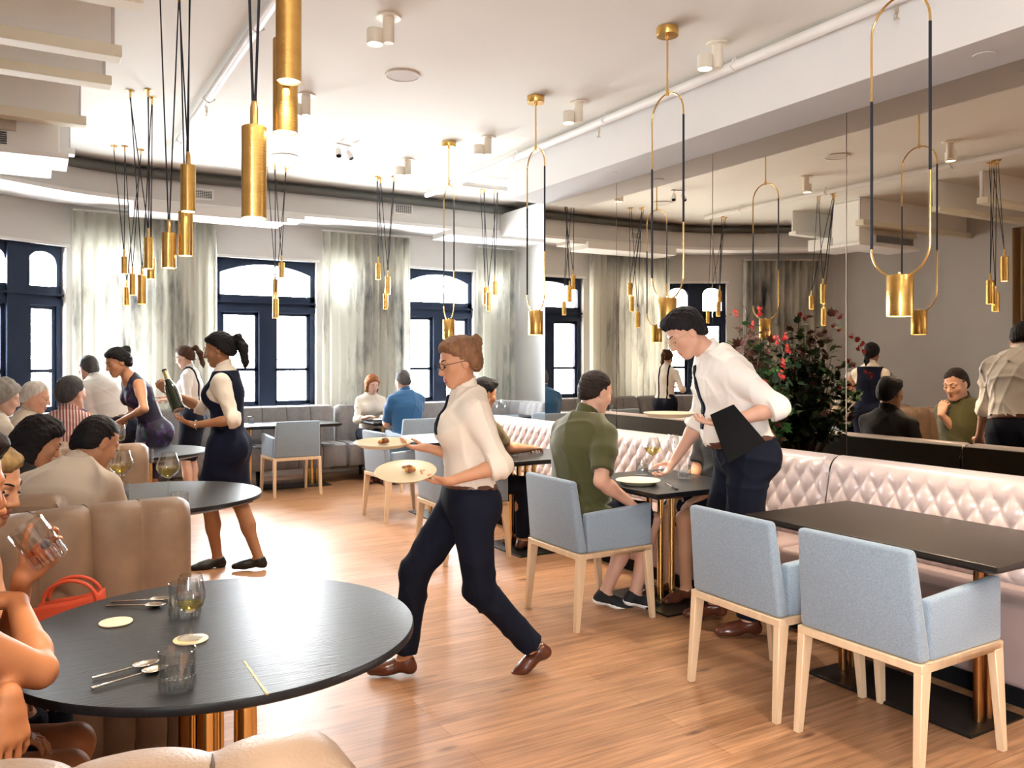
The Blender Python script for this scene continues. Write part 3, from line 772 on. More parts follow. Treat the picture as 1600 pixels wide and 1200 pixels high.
cyl_lamp(294,258,331,4.62,[(280,-16),(296,-22)],.082,'brass cylinder pendant over the second table, topmost of its three')
cyl_lamp(290,331,400,4.75,[(281,-14),(297,-18)],.080,'brass cylinder pendant over the second table, just below the topmost',20)
cyl_lamp(264,364,419,4.70,[(250,-20),(279,-12)],.078,'brass cylinder pendant over the second table, lowest and leftmost of its three',20)
cyl_lamp(232,371,420,6.6,[(203,141),(232,140)],.072,'brass cylinder pendant over the third table, topmost of its cluster',14)
cyl_lamp(236,403,436,6.75,[(231,141),(238,153)],.066,'short brass cylinder pendant tucked behind the topmost one over the third table')
cyl_lamp(222,430,475,6.6,[(204,141),(237,152)],.070,'brass cylinder pendant over the third table, lowest of its cluster',14)
cyl_lamp(194,401,428,8.2,[(178,228),(195,228)],.064,'small brass cylinder pendant at the upper left of the far left cluster')
cyl_lamp(207,428,461,8.2,[(195,228),(220,234)],.068,'small brass cylinder pendant in the middle of the far left cluster')
cyl_lamp(198,449,477,8.4,[(178,227),(220,233)],.058,'small brass cylinder pendant lowest in the far left cluster')
cyl_lamp(440,410,434,9.1,[(429,257),(446,262)],.070,'small brass cylinder pendant before the middle window, topmost of three')
cyl_lamp(430,436,466,9.1,[(418,258),(430,256)],.062,'small brass cylinder pendant before the middle window, second of three')
cyl_lamp(430.5,467,497,9.0,[(430,257),(447,261)],.070,'small brass cylinder pendant before the middle window, lowest of three')
cyl_lamp(591,411,437,9.5,[(589,275),(594,279)],.058,'small brass cylinder pendant before the middle curtain, topmost of three')
cyl_lamp(606,432,460,9.5,[(595,278),(616,276)],.062,'small brass cylinder pendant before the middle curtain, middle of three')
cyl_lamp(602.5,459,483,9.6,[(590,276),(615,275)],.058,'small brass cylinder pendant before the middle curtain, lowest of three')
cyl_lamp(773,440,461,10.0,[(772,295),(778,294)],.058,'small brass cylinder pendant by the far corner curtain, topmost of three')
cyl_lamp(758,449,476,10.0,[(751,296),(757,293)],.056,'small brass cylinder pendant by the far corner curtain, left of three')
cyl_lamp(763,457,486,9.9,[(756,294),(777,293)],.056,'small brass cylinder pendant by the far corner curtain, lowest of three')

# ================================================================== tableware
def tumbler(p, label, r=.040, h=.085, fill=.62, name='water_tumbler', cut=True):
    t = thing(name, label, 'glass', p, R.random()*3)
    o = MB().lathe([(0,.001),(r*.94,.001),(r*.97,.006),(r,h),(r-.0022,h+.0008),(r*.97-.003,.016),(0,.014)], 40, cap=False).build('glass', M_GLASS, t, smooth=True)
    mb = MB()
    for i in range(22):
        a = 2*PI*i/22; rr = r*.965; mb.obox((rr*math.cos(a), rr*math.sin(a), h*.22), (.0016,.0035,h*.16), a)
    if cut: mb.build('cut_facets', M_CUT, t, bevel=.0012, seg=1)
    if fill: MB().lathe([(0,.0155),(r*.94-.003,.0165),(r*.975-.0035,h*fill),(0,h*fill)], 32, cap=False).build('water', M_WATER, t, smooth=True)
    return t
def wine_glass(p, label, s=1.0, shape='big', fill=True, m=None):
    t = thing('wine_glass', label, 'glass', p, 0)
    if shape == 'snifter':
        bowl = [(.006,.075),(.02,.079),(.034,.093),(.041,.115),(.040,.14),(.033,.175),(.031,.182)]; fl = .103
        stem = [(0,.002),(.036,.002),(.036,.0035),(.008,.009),(.0045,.02),(.0042,.068),(.006,.075)]
    elif shape == 'slim':
        bowl = [(.005,.11),(.022,.118),(.034,.14),(.037,.165),(.033,.20),(.029,.222)]; fl = .148
        stem = [(0,.002),(.035,.002),(.035,.0035),(.006,.008),(.004,.02),(.0037,.10),(.005,.11)]
    else:
        bowl = [(.005,.105),(.022,.113),(.042,.132),(.054,.152),(.052,.165),(.040,.20),(.034,.222)]; fl = .158
        stem = [(0,.002),(.040,.002),(.040,.0035),(.006,.008),(.004,.02),(.0037,.095),(.005,.105)]
    S = lambda pr: [(a*s, b*s) for a, b in pr]
    inner = [(max(0,a-.0013), b+.0013) for a, b in bowl]
    MB().lathe(S(stem + bowl[1:]) + S(inner[::-1]) + [(0, (bowl[0][1]+.003)*s)], 36, cap=False).build('glass', M_GLASS, t, smooth=True)
    if fill:
        pr = [(0,(bowl[0][1]+.0045)*s)]
        for a, b in bowl[1:]:
            if b < fl: pr.append(((a-.0022)*s, (b+.0022)*s))
        # radius at fill level
        for (a0,b0),(a1,b1) in zip(bowl, bowl[1:]):
            if b0 <= fl <= b1: rf = a0+(a1-a0)*(fl-b0)/(b1-b0)
        pr += [((rf-.0022)*s, fl*s), (0, fl*s)]
        MB().lathe(pr, 32, cap=False).build('wine', m or M_WINE, t, smooth=True)
    return t
TT = .7508
def onT(px, py): p = on(px, py, TT); return p
tumbler(onT(289,962), 'water tumbler behind the snifter on the foreground table', .0455, .098)
tumbler(onT(277,1075), 'water tumbler nearest the viewer on the foreground table', .041, .088)
cst = tag(MB().lathe([(0,0),(.044,0),(.045,.002),(.044,.004),(0,.004)], 36).build('coaster', M_CORK, smooth=True, loc=onT(181,973)), 'round cream coaster lying empty on the foreground table', 'coaster', 'cream coasters')
cst2 = dup(cst, onT(298,1000), None, 'round cream coaster under the snifter on the foreground table', 'cream coasters')
wine_glass(onT(298,1000)+Vector((0,0,.0045)), 'snifter with a little white wine on the foreground table', .93, 'snifter')
def spoon(p0, p1, label, flip=1, big=True):
    d = (p1-p0); L = d.length; ang = math.atan2(d.y, d.x)
    t = thing('spoon', label, 'cutlery', p0, ang, 'steel spoons on the foreground table')
    bl = .062 if big else .055
    MB().hexa([(0,-.0045,.001),(L-bl,-.0022,.004),(L-bl,.0022,.004),(0,.0045,.001)],[(0,-.0045,.0055),(L-bl,-.0022,.0075),(L-bl,.0022,.0075),(0,.0045,.0055)]).build('handle', M_STEEL, t, bevel=.001, seg=2, smooth=True)
    def fn(a, b):
        th = 2*PI*a; x = L-bl/2 + bl/2*b*math.cos(th); y = .021*b*math.sin(th)*(1-.12*math.cos(th))
        return (x, y, .001+.008*b*b)
    o = MB().grid(fn, 28, 6).build('bowl', M_STEEL, t, smooth='all'); md = o.modifiers.new('thick', 'SOLIDIFY'); md.thickness = .0012; md.offset = 1
spoon(onT(144,1062), onT(248,1036), 'steel spoon of the near pair, farther from the viewer')
spoon(onT(143,1078), onT(262,1044), 'steel spoon of the near pair, nearest the viewer')
spoon(onT(166,948), onT(258,948), 'steel spoon of the far pair, nearer the coaster')
spoon(onT(174,942), onT(266,938), 'steel spoon of the far pair, farther from the coaster')
wine_glass(onT(263,783), 'large wine glass with white wine beside the cut tumbler on the second table', 1.16)
wine_glass(onT(190,778), 'large wine glass with white wine by the beige-shirted man', 1.16)
tumbler(onT(281,803), 'cut glass tumbler nearest the viewer on the second table', .042, .105, .5)
tumbler(onT(190,783), 'cut glass tumbler by the beige-shirted man on the second table', .038, .10, .5)
wine_glass(onT(188,714), 'slim wine glass in front of the purple dress on the third table', 1.12, 'slim')
tumbler(onT(219,716), 'tall tumbler on the third table, farther from the viewer', .040, .12, .4)
tumbler(onT(231,723), 'cut tumbler on the third table, nearer the viewer', .040, .10, .4)
# table of the green-shirted man
def plate(p, label, r=.135, group='round cream stoneware plates', h=.022, lift=0.0):
    t = thing('dinner_plate', label, 'plate', p, 0, group)
    MB().lathe([(0,.002),(r*.62,.002),(r*.66,0),(r*.70,.003),(r*.97,h),(r,h+.001),(r*.985,h+.004),(r*.74,.010),(0,.008)], 56, cap=False).build('dish', M_PLATE, t, smooth=True)
    return t
plate(onT(997,756)+Vector((-.0,0,0)), 'cream plate the bending waiter is setting on the table')
tumbler(onT(1003,742), 'straight water tumbler on the green-shirted man\'s table', .041, .105, .7)
wine_glass(onT(1020,738), 'wine glass half full behind the straight tumbler', 1.05)
wine_glass(onT(1052,735), 'slim empty wine glass beside the waiter\'s lowered hand', 1.1, 'slim', False)
tumbler(onT(1070,748), 'low water tumbler beside the waiter\'s trousers', .040, .085, .6)
tumbler(onT(1084,736), 'empty water tumbler farthest back on the green-shirted man\'s table', .038, .10, 0)
def cutlery(p0, p1, label):
    d = p1-p0; L = d.length; t = thing('table_knife', label, 'cutlery', p0, math.atan2(d.y,d.x))
    MB().hexa([(0,-.006,.0),(L*.45,-.005,.0),(L*.45,.005,0),(0,.006,0)],[(0,-.006,.006),(L*.45,-.004,.007),(L*.45,.004,.007),(0,.006,.006)]).build('handle', M_DARKMET, t, bevel=.001)
    MB().hexa([(L*.45,-.005,.002),(L,-.002,.001),(L,.004,.001),(L*.45,.007,.002)],[(L*.45,-.005,.0036),(L,-.002,.002),(L,.004,.002),(L*.45,.007,.0036)]).build('blade', M_STEEL, t)
cutlery(onT(1058,765), onT(1042,756), 'dark-handled knife near the edge of the green-shirted man\'s table')
# far table things
for (x, y, l) in ((3.72,9.62,'small white plate nearest the woman with the headband'),(3.98,9.70,'small white plate beside the man in the blue shirt')):
    plate(Vector((x,y,TT)), l, .10, 'small plates on the far table').children[0].data.materials[0] = M_WHITE
tumbler(Vector((3.86,9.75,TT)), 'small tumbler between the two plates of the far table', .034,.09,.4, cut=False)
for i, (x, y) in enumerate(((5.0,9.6),(5.14,9.62),(5.32,9.6),(5.46,9.63))):
    wine_glass(Vector((x,y,TT)), ['first','second','third','fourth'][i]+' empty glass from the left on the far alcove table', 1.0, 'slim', False)
tumbler(Vector((3.25,5.55,TT)), 'water tumbler on the table behind the man in the green shirt', .038,.10,.5)
tumbler(Vector((3.52,5.85,TT)), 'water tumbler by the banquette on the table behind the green shirt', .038,.10,.5)
tumbler(Vector((2.2,9.8,TT)), 'water tumbler on the long far table', .036,.10,.5, cut=False)

# coral bag on the booth seat
t = thing('handbag', 'coral red leather handbag on the booth seat behind the foreground table', 'bag', at(100,946,2.98), -.35)
bz = t.location.z; hb = bz-.465
M_CORAL = mat('coral_leather', (.72,.10,.045), .45, bump=.1, bscale=200)
mb = MB()
def bagf(a, b):
    th = 2*PI*a; w = .145*(1-.05*b); d = .055*(1-.35*b)
    sx = math.copysign(abs(math.cos(th))**.6, math.cos(th)); sy = math.copysign(abs(math.sin(th))**.6, math.sin(th))
    return (w*sx, d*sy, -hb + (hb+.02)*b + .035*b*math.cos(th))
o = mb.grid(bagf, 40, 10).build('body', M_CORAL, t, smooth='all'); md = o.modifiers.new('thick','SOLIDIFY'); md.thickness = .006
for sy in (-1, 1):
    MB().tube([(.09*math.cos(PI*i/14)+.03, sy*.03, .02+.075*math.sin(PI*i/14)) for i in range(15)], .007, 8).build('handle', M_CORAL, t, smooth=True)
MB().box((-.135,-.05,-hb-.0),(.135,.05,-hb+.008)).build('base', M_CORAL, t)

# ================================================================== flowering shrub behind the banquette
def shrub():
    rr = random.Random(3); cx, cy = 4.50, 4.36
    t = thing('flowering_shrub', 'large leafy shrub with red blossoms standing between banquette and mirror', 'plant', (cx,cy,0))
    MB().lathe([(0,0),(.15,0),(.17,.02),(.21,.40),(.20,.42),(.18,.41),(.17,.36),(0,.36)], 36, cap=False).build('pot', mat('terracotta_pot', (.30,.14,.08), .7, var=.2), t, smooth=True)
    MB().lathe([(0,.37),(.175,.37)], 24, cap=False).build('soil', mat('soil', (.05,.03,.02), .9), t)
    M_BARK = mat('shrub_bark', (.14,.09,.05), .8); S = MB(); tips = []
    for i in range(42):
        a = rr.uniform(0, 2*PI); rad = rr.random()**.6
        ex, ey = .19*rad*math.cos(a), .46*rad*math.sin(a); ez = 1.05+.78*(1-rad*rad*.75)*rr.uniform(.45,1.05)
        p0 = Vector((rr.uniform(-.05,.05), rr.uniform(-.06,.06), .37)); p1 = Vector((ex*.3, ey*.35, .85)); p2 = Vector((ex, ey, ez))
        pts = [p0*(1-s)**2+p1*2*s*(1-s)+p2*s*s for s in [k/8 for k in range(9)]]
        S.tube(pts, [.011-.0085*k/8 for k in range(9)], 6); tips.append(pts)
    S.build('branches', M_BARK, t, smooth=True)
    leaf = [(0,0),(.22,.10),(.34,.40),(.20,.34),(.30,.72),(.12,.62),(0,1.0)]
    shape = leaf + [(-x,y) for x, y in leaf[-2:0:-1]]
    LG, LD, LR = MB(), MB(), MB()
    for i in range(2100):
        pts = rr.choice(tips); k = rr.uniform(3.0, 8.0); j = int(k); p = pts[min(j,8)].lerp(pts[min(j+1,8)], k-j)
        p = p + Vector((rr.gauss(0,.035), rr.gauss(0,.06), rr.gauss(0,.05)))
        p.x = max(-.22, min(.25, p.x))
        if p.z < .88: continue
        sz = rr.uniform(.05,.095); q = Matrix.Rotation(rr.uniform(0,2*PI),3,'Z') @ Matrix.Rotation(rr.gauss(.3,.6),3,'X') @ Matrix.Rotation(rr.gauss(0,.5),3,'Y')
        vs = []
        for (x, y) in shape:
            v = q @ Vector((x*sz*1.15, y*sz, -.25*sz*(y-.4)**2 + .18*abs(x)*sz)); vs.append(p+v)
        red = rr.random() < (.55 if (p.z > 1.42 and p.y < .15) else .10)
        tgt = LR if red else (LG if rr.random() < .5 else LD)
        c = len(shape)
        mid = p + q @ Vector((0,.45*sz,0)); vs.append(mid)
        tgt.add(vs, [(n_, (n_+1) % c, c) for n_ in range(c)])
    LG.build('leaves', mat('leaf_green', (.045,.14,.025), .45, var=.3, vscale=9), t)
    LD.build('dark_leaves', mat('leaf_dark', (.02,.055,.018), .45, var=.3, vscale=9), t)
    LR.build('russet_leaves', mat('leaf_russet', (.10,.03,.02), .5, var=.4, vscale=9), t)
    M_FL = mat('red_blossom', (.62,.04,.03), .5, var=.4, vscale=30)
    fl = [(1186,487),(1176,508),(1223,568),(1236,563),(1222,585),(1242,565),(1202,611),(1240,620),(1213,531),(1226,525),(1150,490),(1195,600),(1232,545),(1246,600)]
    for (px, py) in fl:
        ta = math.tan(TH+math.atan2(px-CX, FPX)); xq = 4.40+rr.uniform(-.05,.05); yq = xq/ta
        p = at(px, py, xq*ST+yq*CT) - Vector((cx,cy,0))
        if abs(p.y) > .50: continue
        F = MB()
        for k in range(14):
            q = Vector((rr.gauss(0,1),rr.gauss(0,1),rr.gauss(0,1))).normalized(); u = q.orthogonal().normalized(); v = q.cross(u); c0 = p+q*.012
            F.add([c0+u*.0, c0+(u*.5+v*.35)*.03+q*.012, c0+u*.034+q*.014, c0+(u*.5-v*.35)*.03+q*.012], [(0,1,2),(0,2,3)])
        F.build('blossom', M_FL, t)
shrub()
# ================================================================== figures grown as one smooth surface each
V3 = lambda p: np.array(p, dtype=np.float32)
class Field:
    def __init__(s, lo, hi, base, fine=()):
        s.ax = []
        for i in range(3):
            xs = [lo[i]]
            while xs[-1] < hi[i]:
                x = xs[-1]; st = base
                for (a, b, f) in fine:
                    if a[i]-f <= x <= b[i]: st = min(st, f)
                    elif x < a[i] and x + st > a[i]: st = max(f, a[i]-x)
                xs.append(x+st)
            s.ax.append(np.array(xs, dtype=np.float32))
        s.f = np.full([len(a) for a in s.ax], 1.0, dtype=np.float32)
        s.base = base
    def block(s, lo, hi):
        sl = []; co = []
        for i in range(3):
            a = int(np.searchsorted(s.ax[i], lo[i])); b = int(np.searchsorted(s.ax[i], hi[i]))
            a = max(0, a-1); b = min(len(s.ax[i]), b+1)
            if b <= a: return None
            sl.append(slice(a, b)); sh = [1,1,1]; sh[i] = b-a; co.append(s.ax[i][a:b].reshape(sh))
        return tuple(sl), co
    def put(s, d, sl, k, op='add'):
        f = s.f[sl]
        if op == 'add':
            h = np.maximum(k-np.abs(f-d), 0)/max(k,1e-6); s.f[sl] = np.minimum(f, d)-h*h*k*.25
        elif op == 'cut':
            d = -d; h = np.maximum(k-np.abs(f-d), 0)/max(k,1e-6); s.f[sl] = np.maximum(f, d)+h*h*k*.25
    def prim(s, p, k=.02, inf=0.0, op='add'):
        pad = k + 2.5*s.base + inf
        if p['t'] == 'cone':
            a, b = V3(p['a']), V3(p['b']); ra, rb = p['ra']+inf, p['rb']+inf; rm = max(ra, rb)*p.get('q', 1 if True else 1) if p.get('q',1) > 1 else max(ra, rb)
            B = s.block(np.minimum(a,b)-rm-pad, np.maximum(a,b)+rm+pad)
            if B is None: return
            sl, (x, y, z) = B
            ba = b-a; L2 = max(float(ba@ba), 1e-9)
            px, py, pz = x-a[0], y-a[1], z-a[2]
            t = np.clip((px*ba[0]+py*ba[1]+pz*ba[2])/L2, 0, 1)
            vx, vy, vz = px-t*ba[0], py-t*ba[1], pz-t*ba[2]
            q = p.get('q', 1)
            if q != 1:
                n = V3(p['n']); dn = (vx*n[0]+vy*n[1]+vz*n[2])*(1/q-1)
                vx, vy, vz = vx+dn*n[0], vy+dn*n[1], vz+dn*n[2]
            d = np.sqrt(vx*vx+vy*vy+vz*vz) - (ra+(rb-ra)*t)
            if q < 1: d = d*(.5+.5*q)
        else:
            c = V3(p['c']); M = p['M']; r = V3(p['r'])+inf; rm = float(r.max())
            B = s.block(c-rm-pad, c+rm+pad)
            if B is None: return
            sl, (x, y, z) = B
            px, py, pz = x-c[0], y-c[1], z-c[2]
            k0 = 0; k1 = 0
            for i in range(3):
                u = px*M[i][0]+py*M[i][1]+pz*M[i][2]; k0 = k0+(u/r[i])**2; k1 = k1+(u/(r[i]*r[i]))**2
            k0 = np.sqrt(k0); k1 = np.sqrt(k1)+1e-6
            d = k0*(k0-1)/k1
        for (cp, cn) in p.get('clip', ()):
            d = np.maximum(d, (x-cp[0])*cn[0]+(y-cp[1])*cn[1]+(z-cp[2])*cn[2])
        s.put(d, sl, k, op)
    def clip(s, cp, cn):
        x, y, z = s.ax[0][:,None,None], s.ax[1][None,:,None], s.ax[2][None,None,:]
        s.f = np.maximum(s.f, (x-cp[0])*cn[0]+(y-cp[1])*cn[1]+(z-cp[2])*cn[2])
    def sclip(s, cp, cn, k):
        x, y, z = s.ax[0][:,None,None], s.ax[1][None,:,None], s.ax[2][None,None,:]
        d = (x-cp[0])*cn[0]+(y-cp[1])*cn[1]+(z-cp[2])*cn[2]
        h = np.maximum(k-np.abs(s.f-d), 0)/k; s.f = np.maximum(s.f, d)+h*h*k*.25
    def strands(s, amp, seed, a, b, c, o):
        rr = np.random.RandomState(seed); x, y, z = s.ax[0][:,None,None]-o[0], s.ax[1][None,:,None]-o[1], s.ax[2][None,None,:]-o[2]
        L, F_, U = [x*v[0]+y*v[1]+z*v[2] for v in (a, b, c)]
        tot = 0
        for i in range(5):
            k = rr.uniform(150, 420); th = rr.uniform(0, 6.3)
            tot = tot + np.sin(k*(L*math.cos(th)+U*math.sin(th)) + rr.uniform(8,16)*np.sin(28*F_+rr.uniform(0,6)+9*U)*.35 + rr.uniform(0,6))
        s.f += (amp*.45*tot).astype(np.float32)
    def ripple(s, amp, seed, kz=38.0):
        rr = np.random.RandomState(seed); x, y, z = s.ax[0][:,None,None], s.ax[1][None,:,None], s.ax[2][None,None,:]
        tot = 0
        for i in range(4):
            k = rr.normal(size=3); k /= np.linalg.norm(k); f = kz*(.6+.5*i*.6); k2 = rr.normal(size=3)*9
            tot = tot + np.sin(f*(k[0]*x+k[1]*y+k[2]*z) + 2*np.sin(k2[0]*x+k2[1]*y+k2[2]*z) + rr.uniform(0,6))/(1+.5*i)
        s.f += (amp*.6*tot).astype(np.float32)
    def folds(s, amp, seed):
        rr = np.random.RandomState(seed+77); x, y, z = s.ax[0][:,None,None], s.ax[1][None,:,None], s.ax[2][None,None,:]
        m = 0; tot = 0
        for i in range(5):
            k = rr.normal(size=3)*np.array([1,1,.75]); k /= np.linalg.norm(k); w = rr.normal(size=3)*7; w2 = rr.normal(size=3)*6
            f = rr.uniform(26, 60)
            ph = f*(k[0]*x+k[1]*y+k[2]*z) + 1.6*np.sin(w[0]*x+w[1]*y+w[2]*z+rr.uniform(0,6)) + .8*np.sin(2.3*(w2[0]*x+w2[1]*y+w2[2]*z))
            mask = np.clip(.25+.9*np.sin(w2[0]*x+w2[1]*y+w2[2]*z+rr.uniform(0,6)), 0, 1)
            tot = tot + mask*(1-np.abs(np.sin(ph*.5)))**3
        s.f -= (amp*(tot-.35)).astype(np.float32)
    def mesh(s, name, mats, parent, origin, matfn=None, smooth=1):
        f = s.f; nx, ny, nz = f.shape
        ins = f < 0
        cnt = np.zeros((nx-1,ny-1,nz-1), np.int8)
        for dx in (0,1):
            for dy in (0,1):
                for dz in (0,1): cnt += ins[dx:nx-1+dx, dy:ny-1+dy, dz:nz-1+dz]
        act = (cnt > 0) & (cnt < 8)
        I, J, K = np.nonzero(act)
        if len(I) == 0: return None
        idx = np.full(act.shape, -1, np.int32); idx[I,J,K] = np.arange(len(I))
        cor = {}
        for c in range(8):
            dx, dy, dz = c&1, (c>>1)&1, (c>>2)&1; cor[c] = f[I+dx, J+dy, K+dz]
        ax = s.ax; acc = np.zeros((len(I),3)); num = np.zeros(len(I))
        for c in range(8):
            for bit, axis in ((1,0),(2,1),(4,2)):
                if c & bit: continue
                e = c | bit; v0, v1 = cor[c], cor[e]; m = (v0 < 0) != (v1 < 0)
                t = np.where(m, v0/np.where(m, v0-v1, 1), 0)
                base = [I+(c&1), J+((c>>1)&1), K+((c>>2)&1)]
                p = [ax[0][base[0]].astype(float), ax[1][base[1]].astype(float), ax[2][base[2]].astype(float)]
                nb = [base[0]+(axis==0), base[1]+(axis==1), base[2]+(axis==2)]
                p[axis] = p[axis] + t*(ax[axis][nb[axis]]-p[axis])
                for q in range(3): acc[:,q] += np.where(m, p[q], 0)
                num += m
        P = acc/num[:,None]
        quads = []
        for axis in range(3):
            sl0 = [slice(None)]*3; sl1 = [slice(None)]*3; sl0[axis] = slice(0,-1); sl1[axis] = slice(1,None)
            a, b = ins[tuple(sl0)], ins[tuple(sl1)]; m = a != b
            i, j, k = np.nonzero(m); flip = a[i,j,k]
            o = [(1,2),(2,0),(0,1)][axis]; c = [i,j,k]
            ok = (c[o[0]] > 0) & (c[o[1]] > 0) & (c[o[0]] < f.shape[o[0]]-1) & (c[o[1]] < f.shape[o[1]]-1)
            c = [q[ok] for q in c]; flip = flip[ok]
            def g(d0, d1):
                q = [c[0].copy(), c[1].copy(), c[2].copy()]; q[o[0]] = q[o[0]]-d0; q[o[1]] = q[o[1]]-d1
                return idx[q[0], q[1], q[2]]
            Q = np.stack([g(1,1), g(0,1), g(0,0), g(1,0)], 1)
            Q[~flip] = Q[~flip][:, ::-1]
            quads.append(Q)
        Q = np.concatenate(quads); Q = Q[(Q >= 0).all(1)]
        if smooth:
            for _ in range(smooth):
                A = np.zeros_like(P); n = np.zeros(len(P))
                for i in range(4):
                    a, b = Q[:,i], Q[:,(i+1)%4]
                    np.add.at(A, a, P[b]); np.add.at(n, a, 1); np.add.at(A, b, P[a]); np.add.at(n, b, 1)
                P = P*.6 + .4*A/np.maximum(n,1)[:,None]
        me = bpy.data.meshes.new(name)
        o = np.array(origin, dtype=float)
        me.vertices.add(len(P)); me.vertices.foreach_set('co', (P-o).astype(np.float32).ravel())
        me.loops.add(len(Q)*4); me.loops.foreach_set('vertex_index', Q.astype(np.int32).ravel())
        me.polygons.add(len(Q)); me.polygons.foreach_set('loop_start', np.arange(len(Q), dtype=np.int32)*4)
        me.polygons.foreach_set('use_smooth', np.ones(len(Q), dtype=bool))
        if matfn is not None:
            me.polygons.foreach_set('material_index', matfn(P[Q].mean(1)).astype(np.int32))
        me.update(); me.validate()
        for m in (mats if isinstance(mats, (list,tuple)) else [mats]): me.materials.append(m)
        ob = bpy.data.objects.new(name, me); C.objects.link(ob); ob.parent = parent
        return ob

def cone(a, b, ra, rb, **kw): return dict(t='cone', a=Vector(a), b=Vector(b), ra=ra, rb=rb, **kw)
def ell(c, M, r, **kw): return dict(t='ell', c=Vector(c), M=[tuple(v) for v in M], r=r, **kw)

def skin(n, col): return mat('skin_'+n, col, .5, var=.06, vscale=12, spec=.35, sss=0)
SK = dict(fair=skin('fair',(.66,.38,.27)), pale=skin('pale',(.70,.45,.34)), tan=skin('tan',(.50,.25,.14)), brown=skin('brown',(.36,.17,.085)), warm=skin('warm',(.60,.30,.17)), bronze=skin('bronze',(.50,.20,.085)))
LIPS = {k: mat('lips_'+k, c, .45) for k, c in dict(fair=(.52,.19,.16), pale=(.55,.22,.19), tan=(.36,.13,.10), brown=(.20,.07,.05), warm=(.45,.15,.11), bronze=(.42,.12,.08)).items()}
def hairm(n, col, col2=None): return mat('hair_'+n, col, .6, spec=.22, var=.5, vscale=34, stretch=(1,1,.3), bump=.5, bscale=120, col2=col2)
HR = dict(black=hairm('black',(.010,.008,.010)), brown=hairm('brown',(.07,.03,.015)), dark=hairm('dark',(.022,.013,.010)), chestnut=hairm('chestnut',(.24,.12,.06)), blond=hairm('blond',(.55,.38,.16),(.10,.055,.02)),
          white=hairm('white',(.72,.68,.62)), grey=hairm('grey',(.50,.47,.42),(.22,.20,.18)), pepper=hairm('pepper',(.10,.09,.09),(.03,.03,.03)), auburn=hairm('auburn',(.28,.10,.03)))
M_SHIRTW = mat('white_cotton', (.86,.82,.76), .8, bump=.06, bscale=300, sheen=.15)
M_SHIRTC = mat('cream_cotton', (.84,.76,.64), .8, bump=.06, bscale=300, sheen=.15)
M_NAVY = mat('navy_twill', (.006,.008,.018), .85, spec=.2, sheen=.0, bump=.05, bscale=300)
M_NAVYV = mat('navy_waistcoat', (.006,.009,.026), .85, spec=.2)
M_BELT = mat('brown_belt', (.10,.035,.018), .4)
M_SHOE = mat('brown_brogue', (.10,.028,.014), .25, var=.3, vscale=12, coat=.3)
M_EYE = mat('eye_white', (.75,.72,.68), .2); M_IRIS = mat('eye_dark', (.02,.012,.008), .1)
M_LASH = mat('lash', (.012,.008,.006), .6)

def ik(S, T, l1, l2, hint):
    S, T = Vector(S), Vector(T); d = T-S; L = d.length
    if L > (l1+l2)*.995: d = d.normalized()*(l1+l2)*.995; L = d.length; T = S+d
    u = d/L; x = (L*L+l1*l1-l2*l2)/(2*L); h = math.sqrt(max(0, l1*l1-x*x))
    v = Vector(hint) - u*Vector(hint).dot(u)
    if v.length < 1e-4: v = u.orthogonal()
    return S+u*x+v.normalized()*h, T

def rot(v, ax, a): return Matrix.Rotation(a, 3, ax) @ v

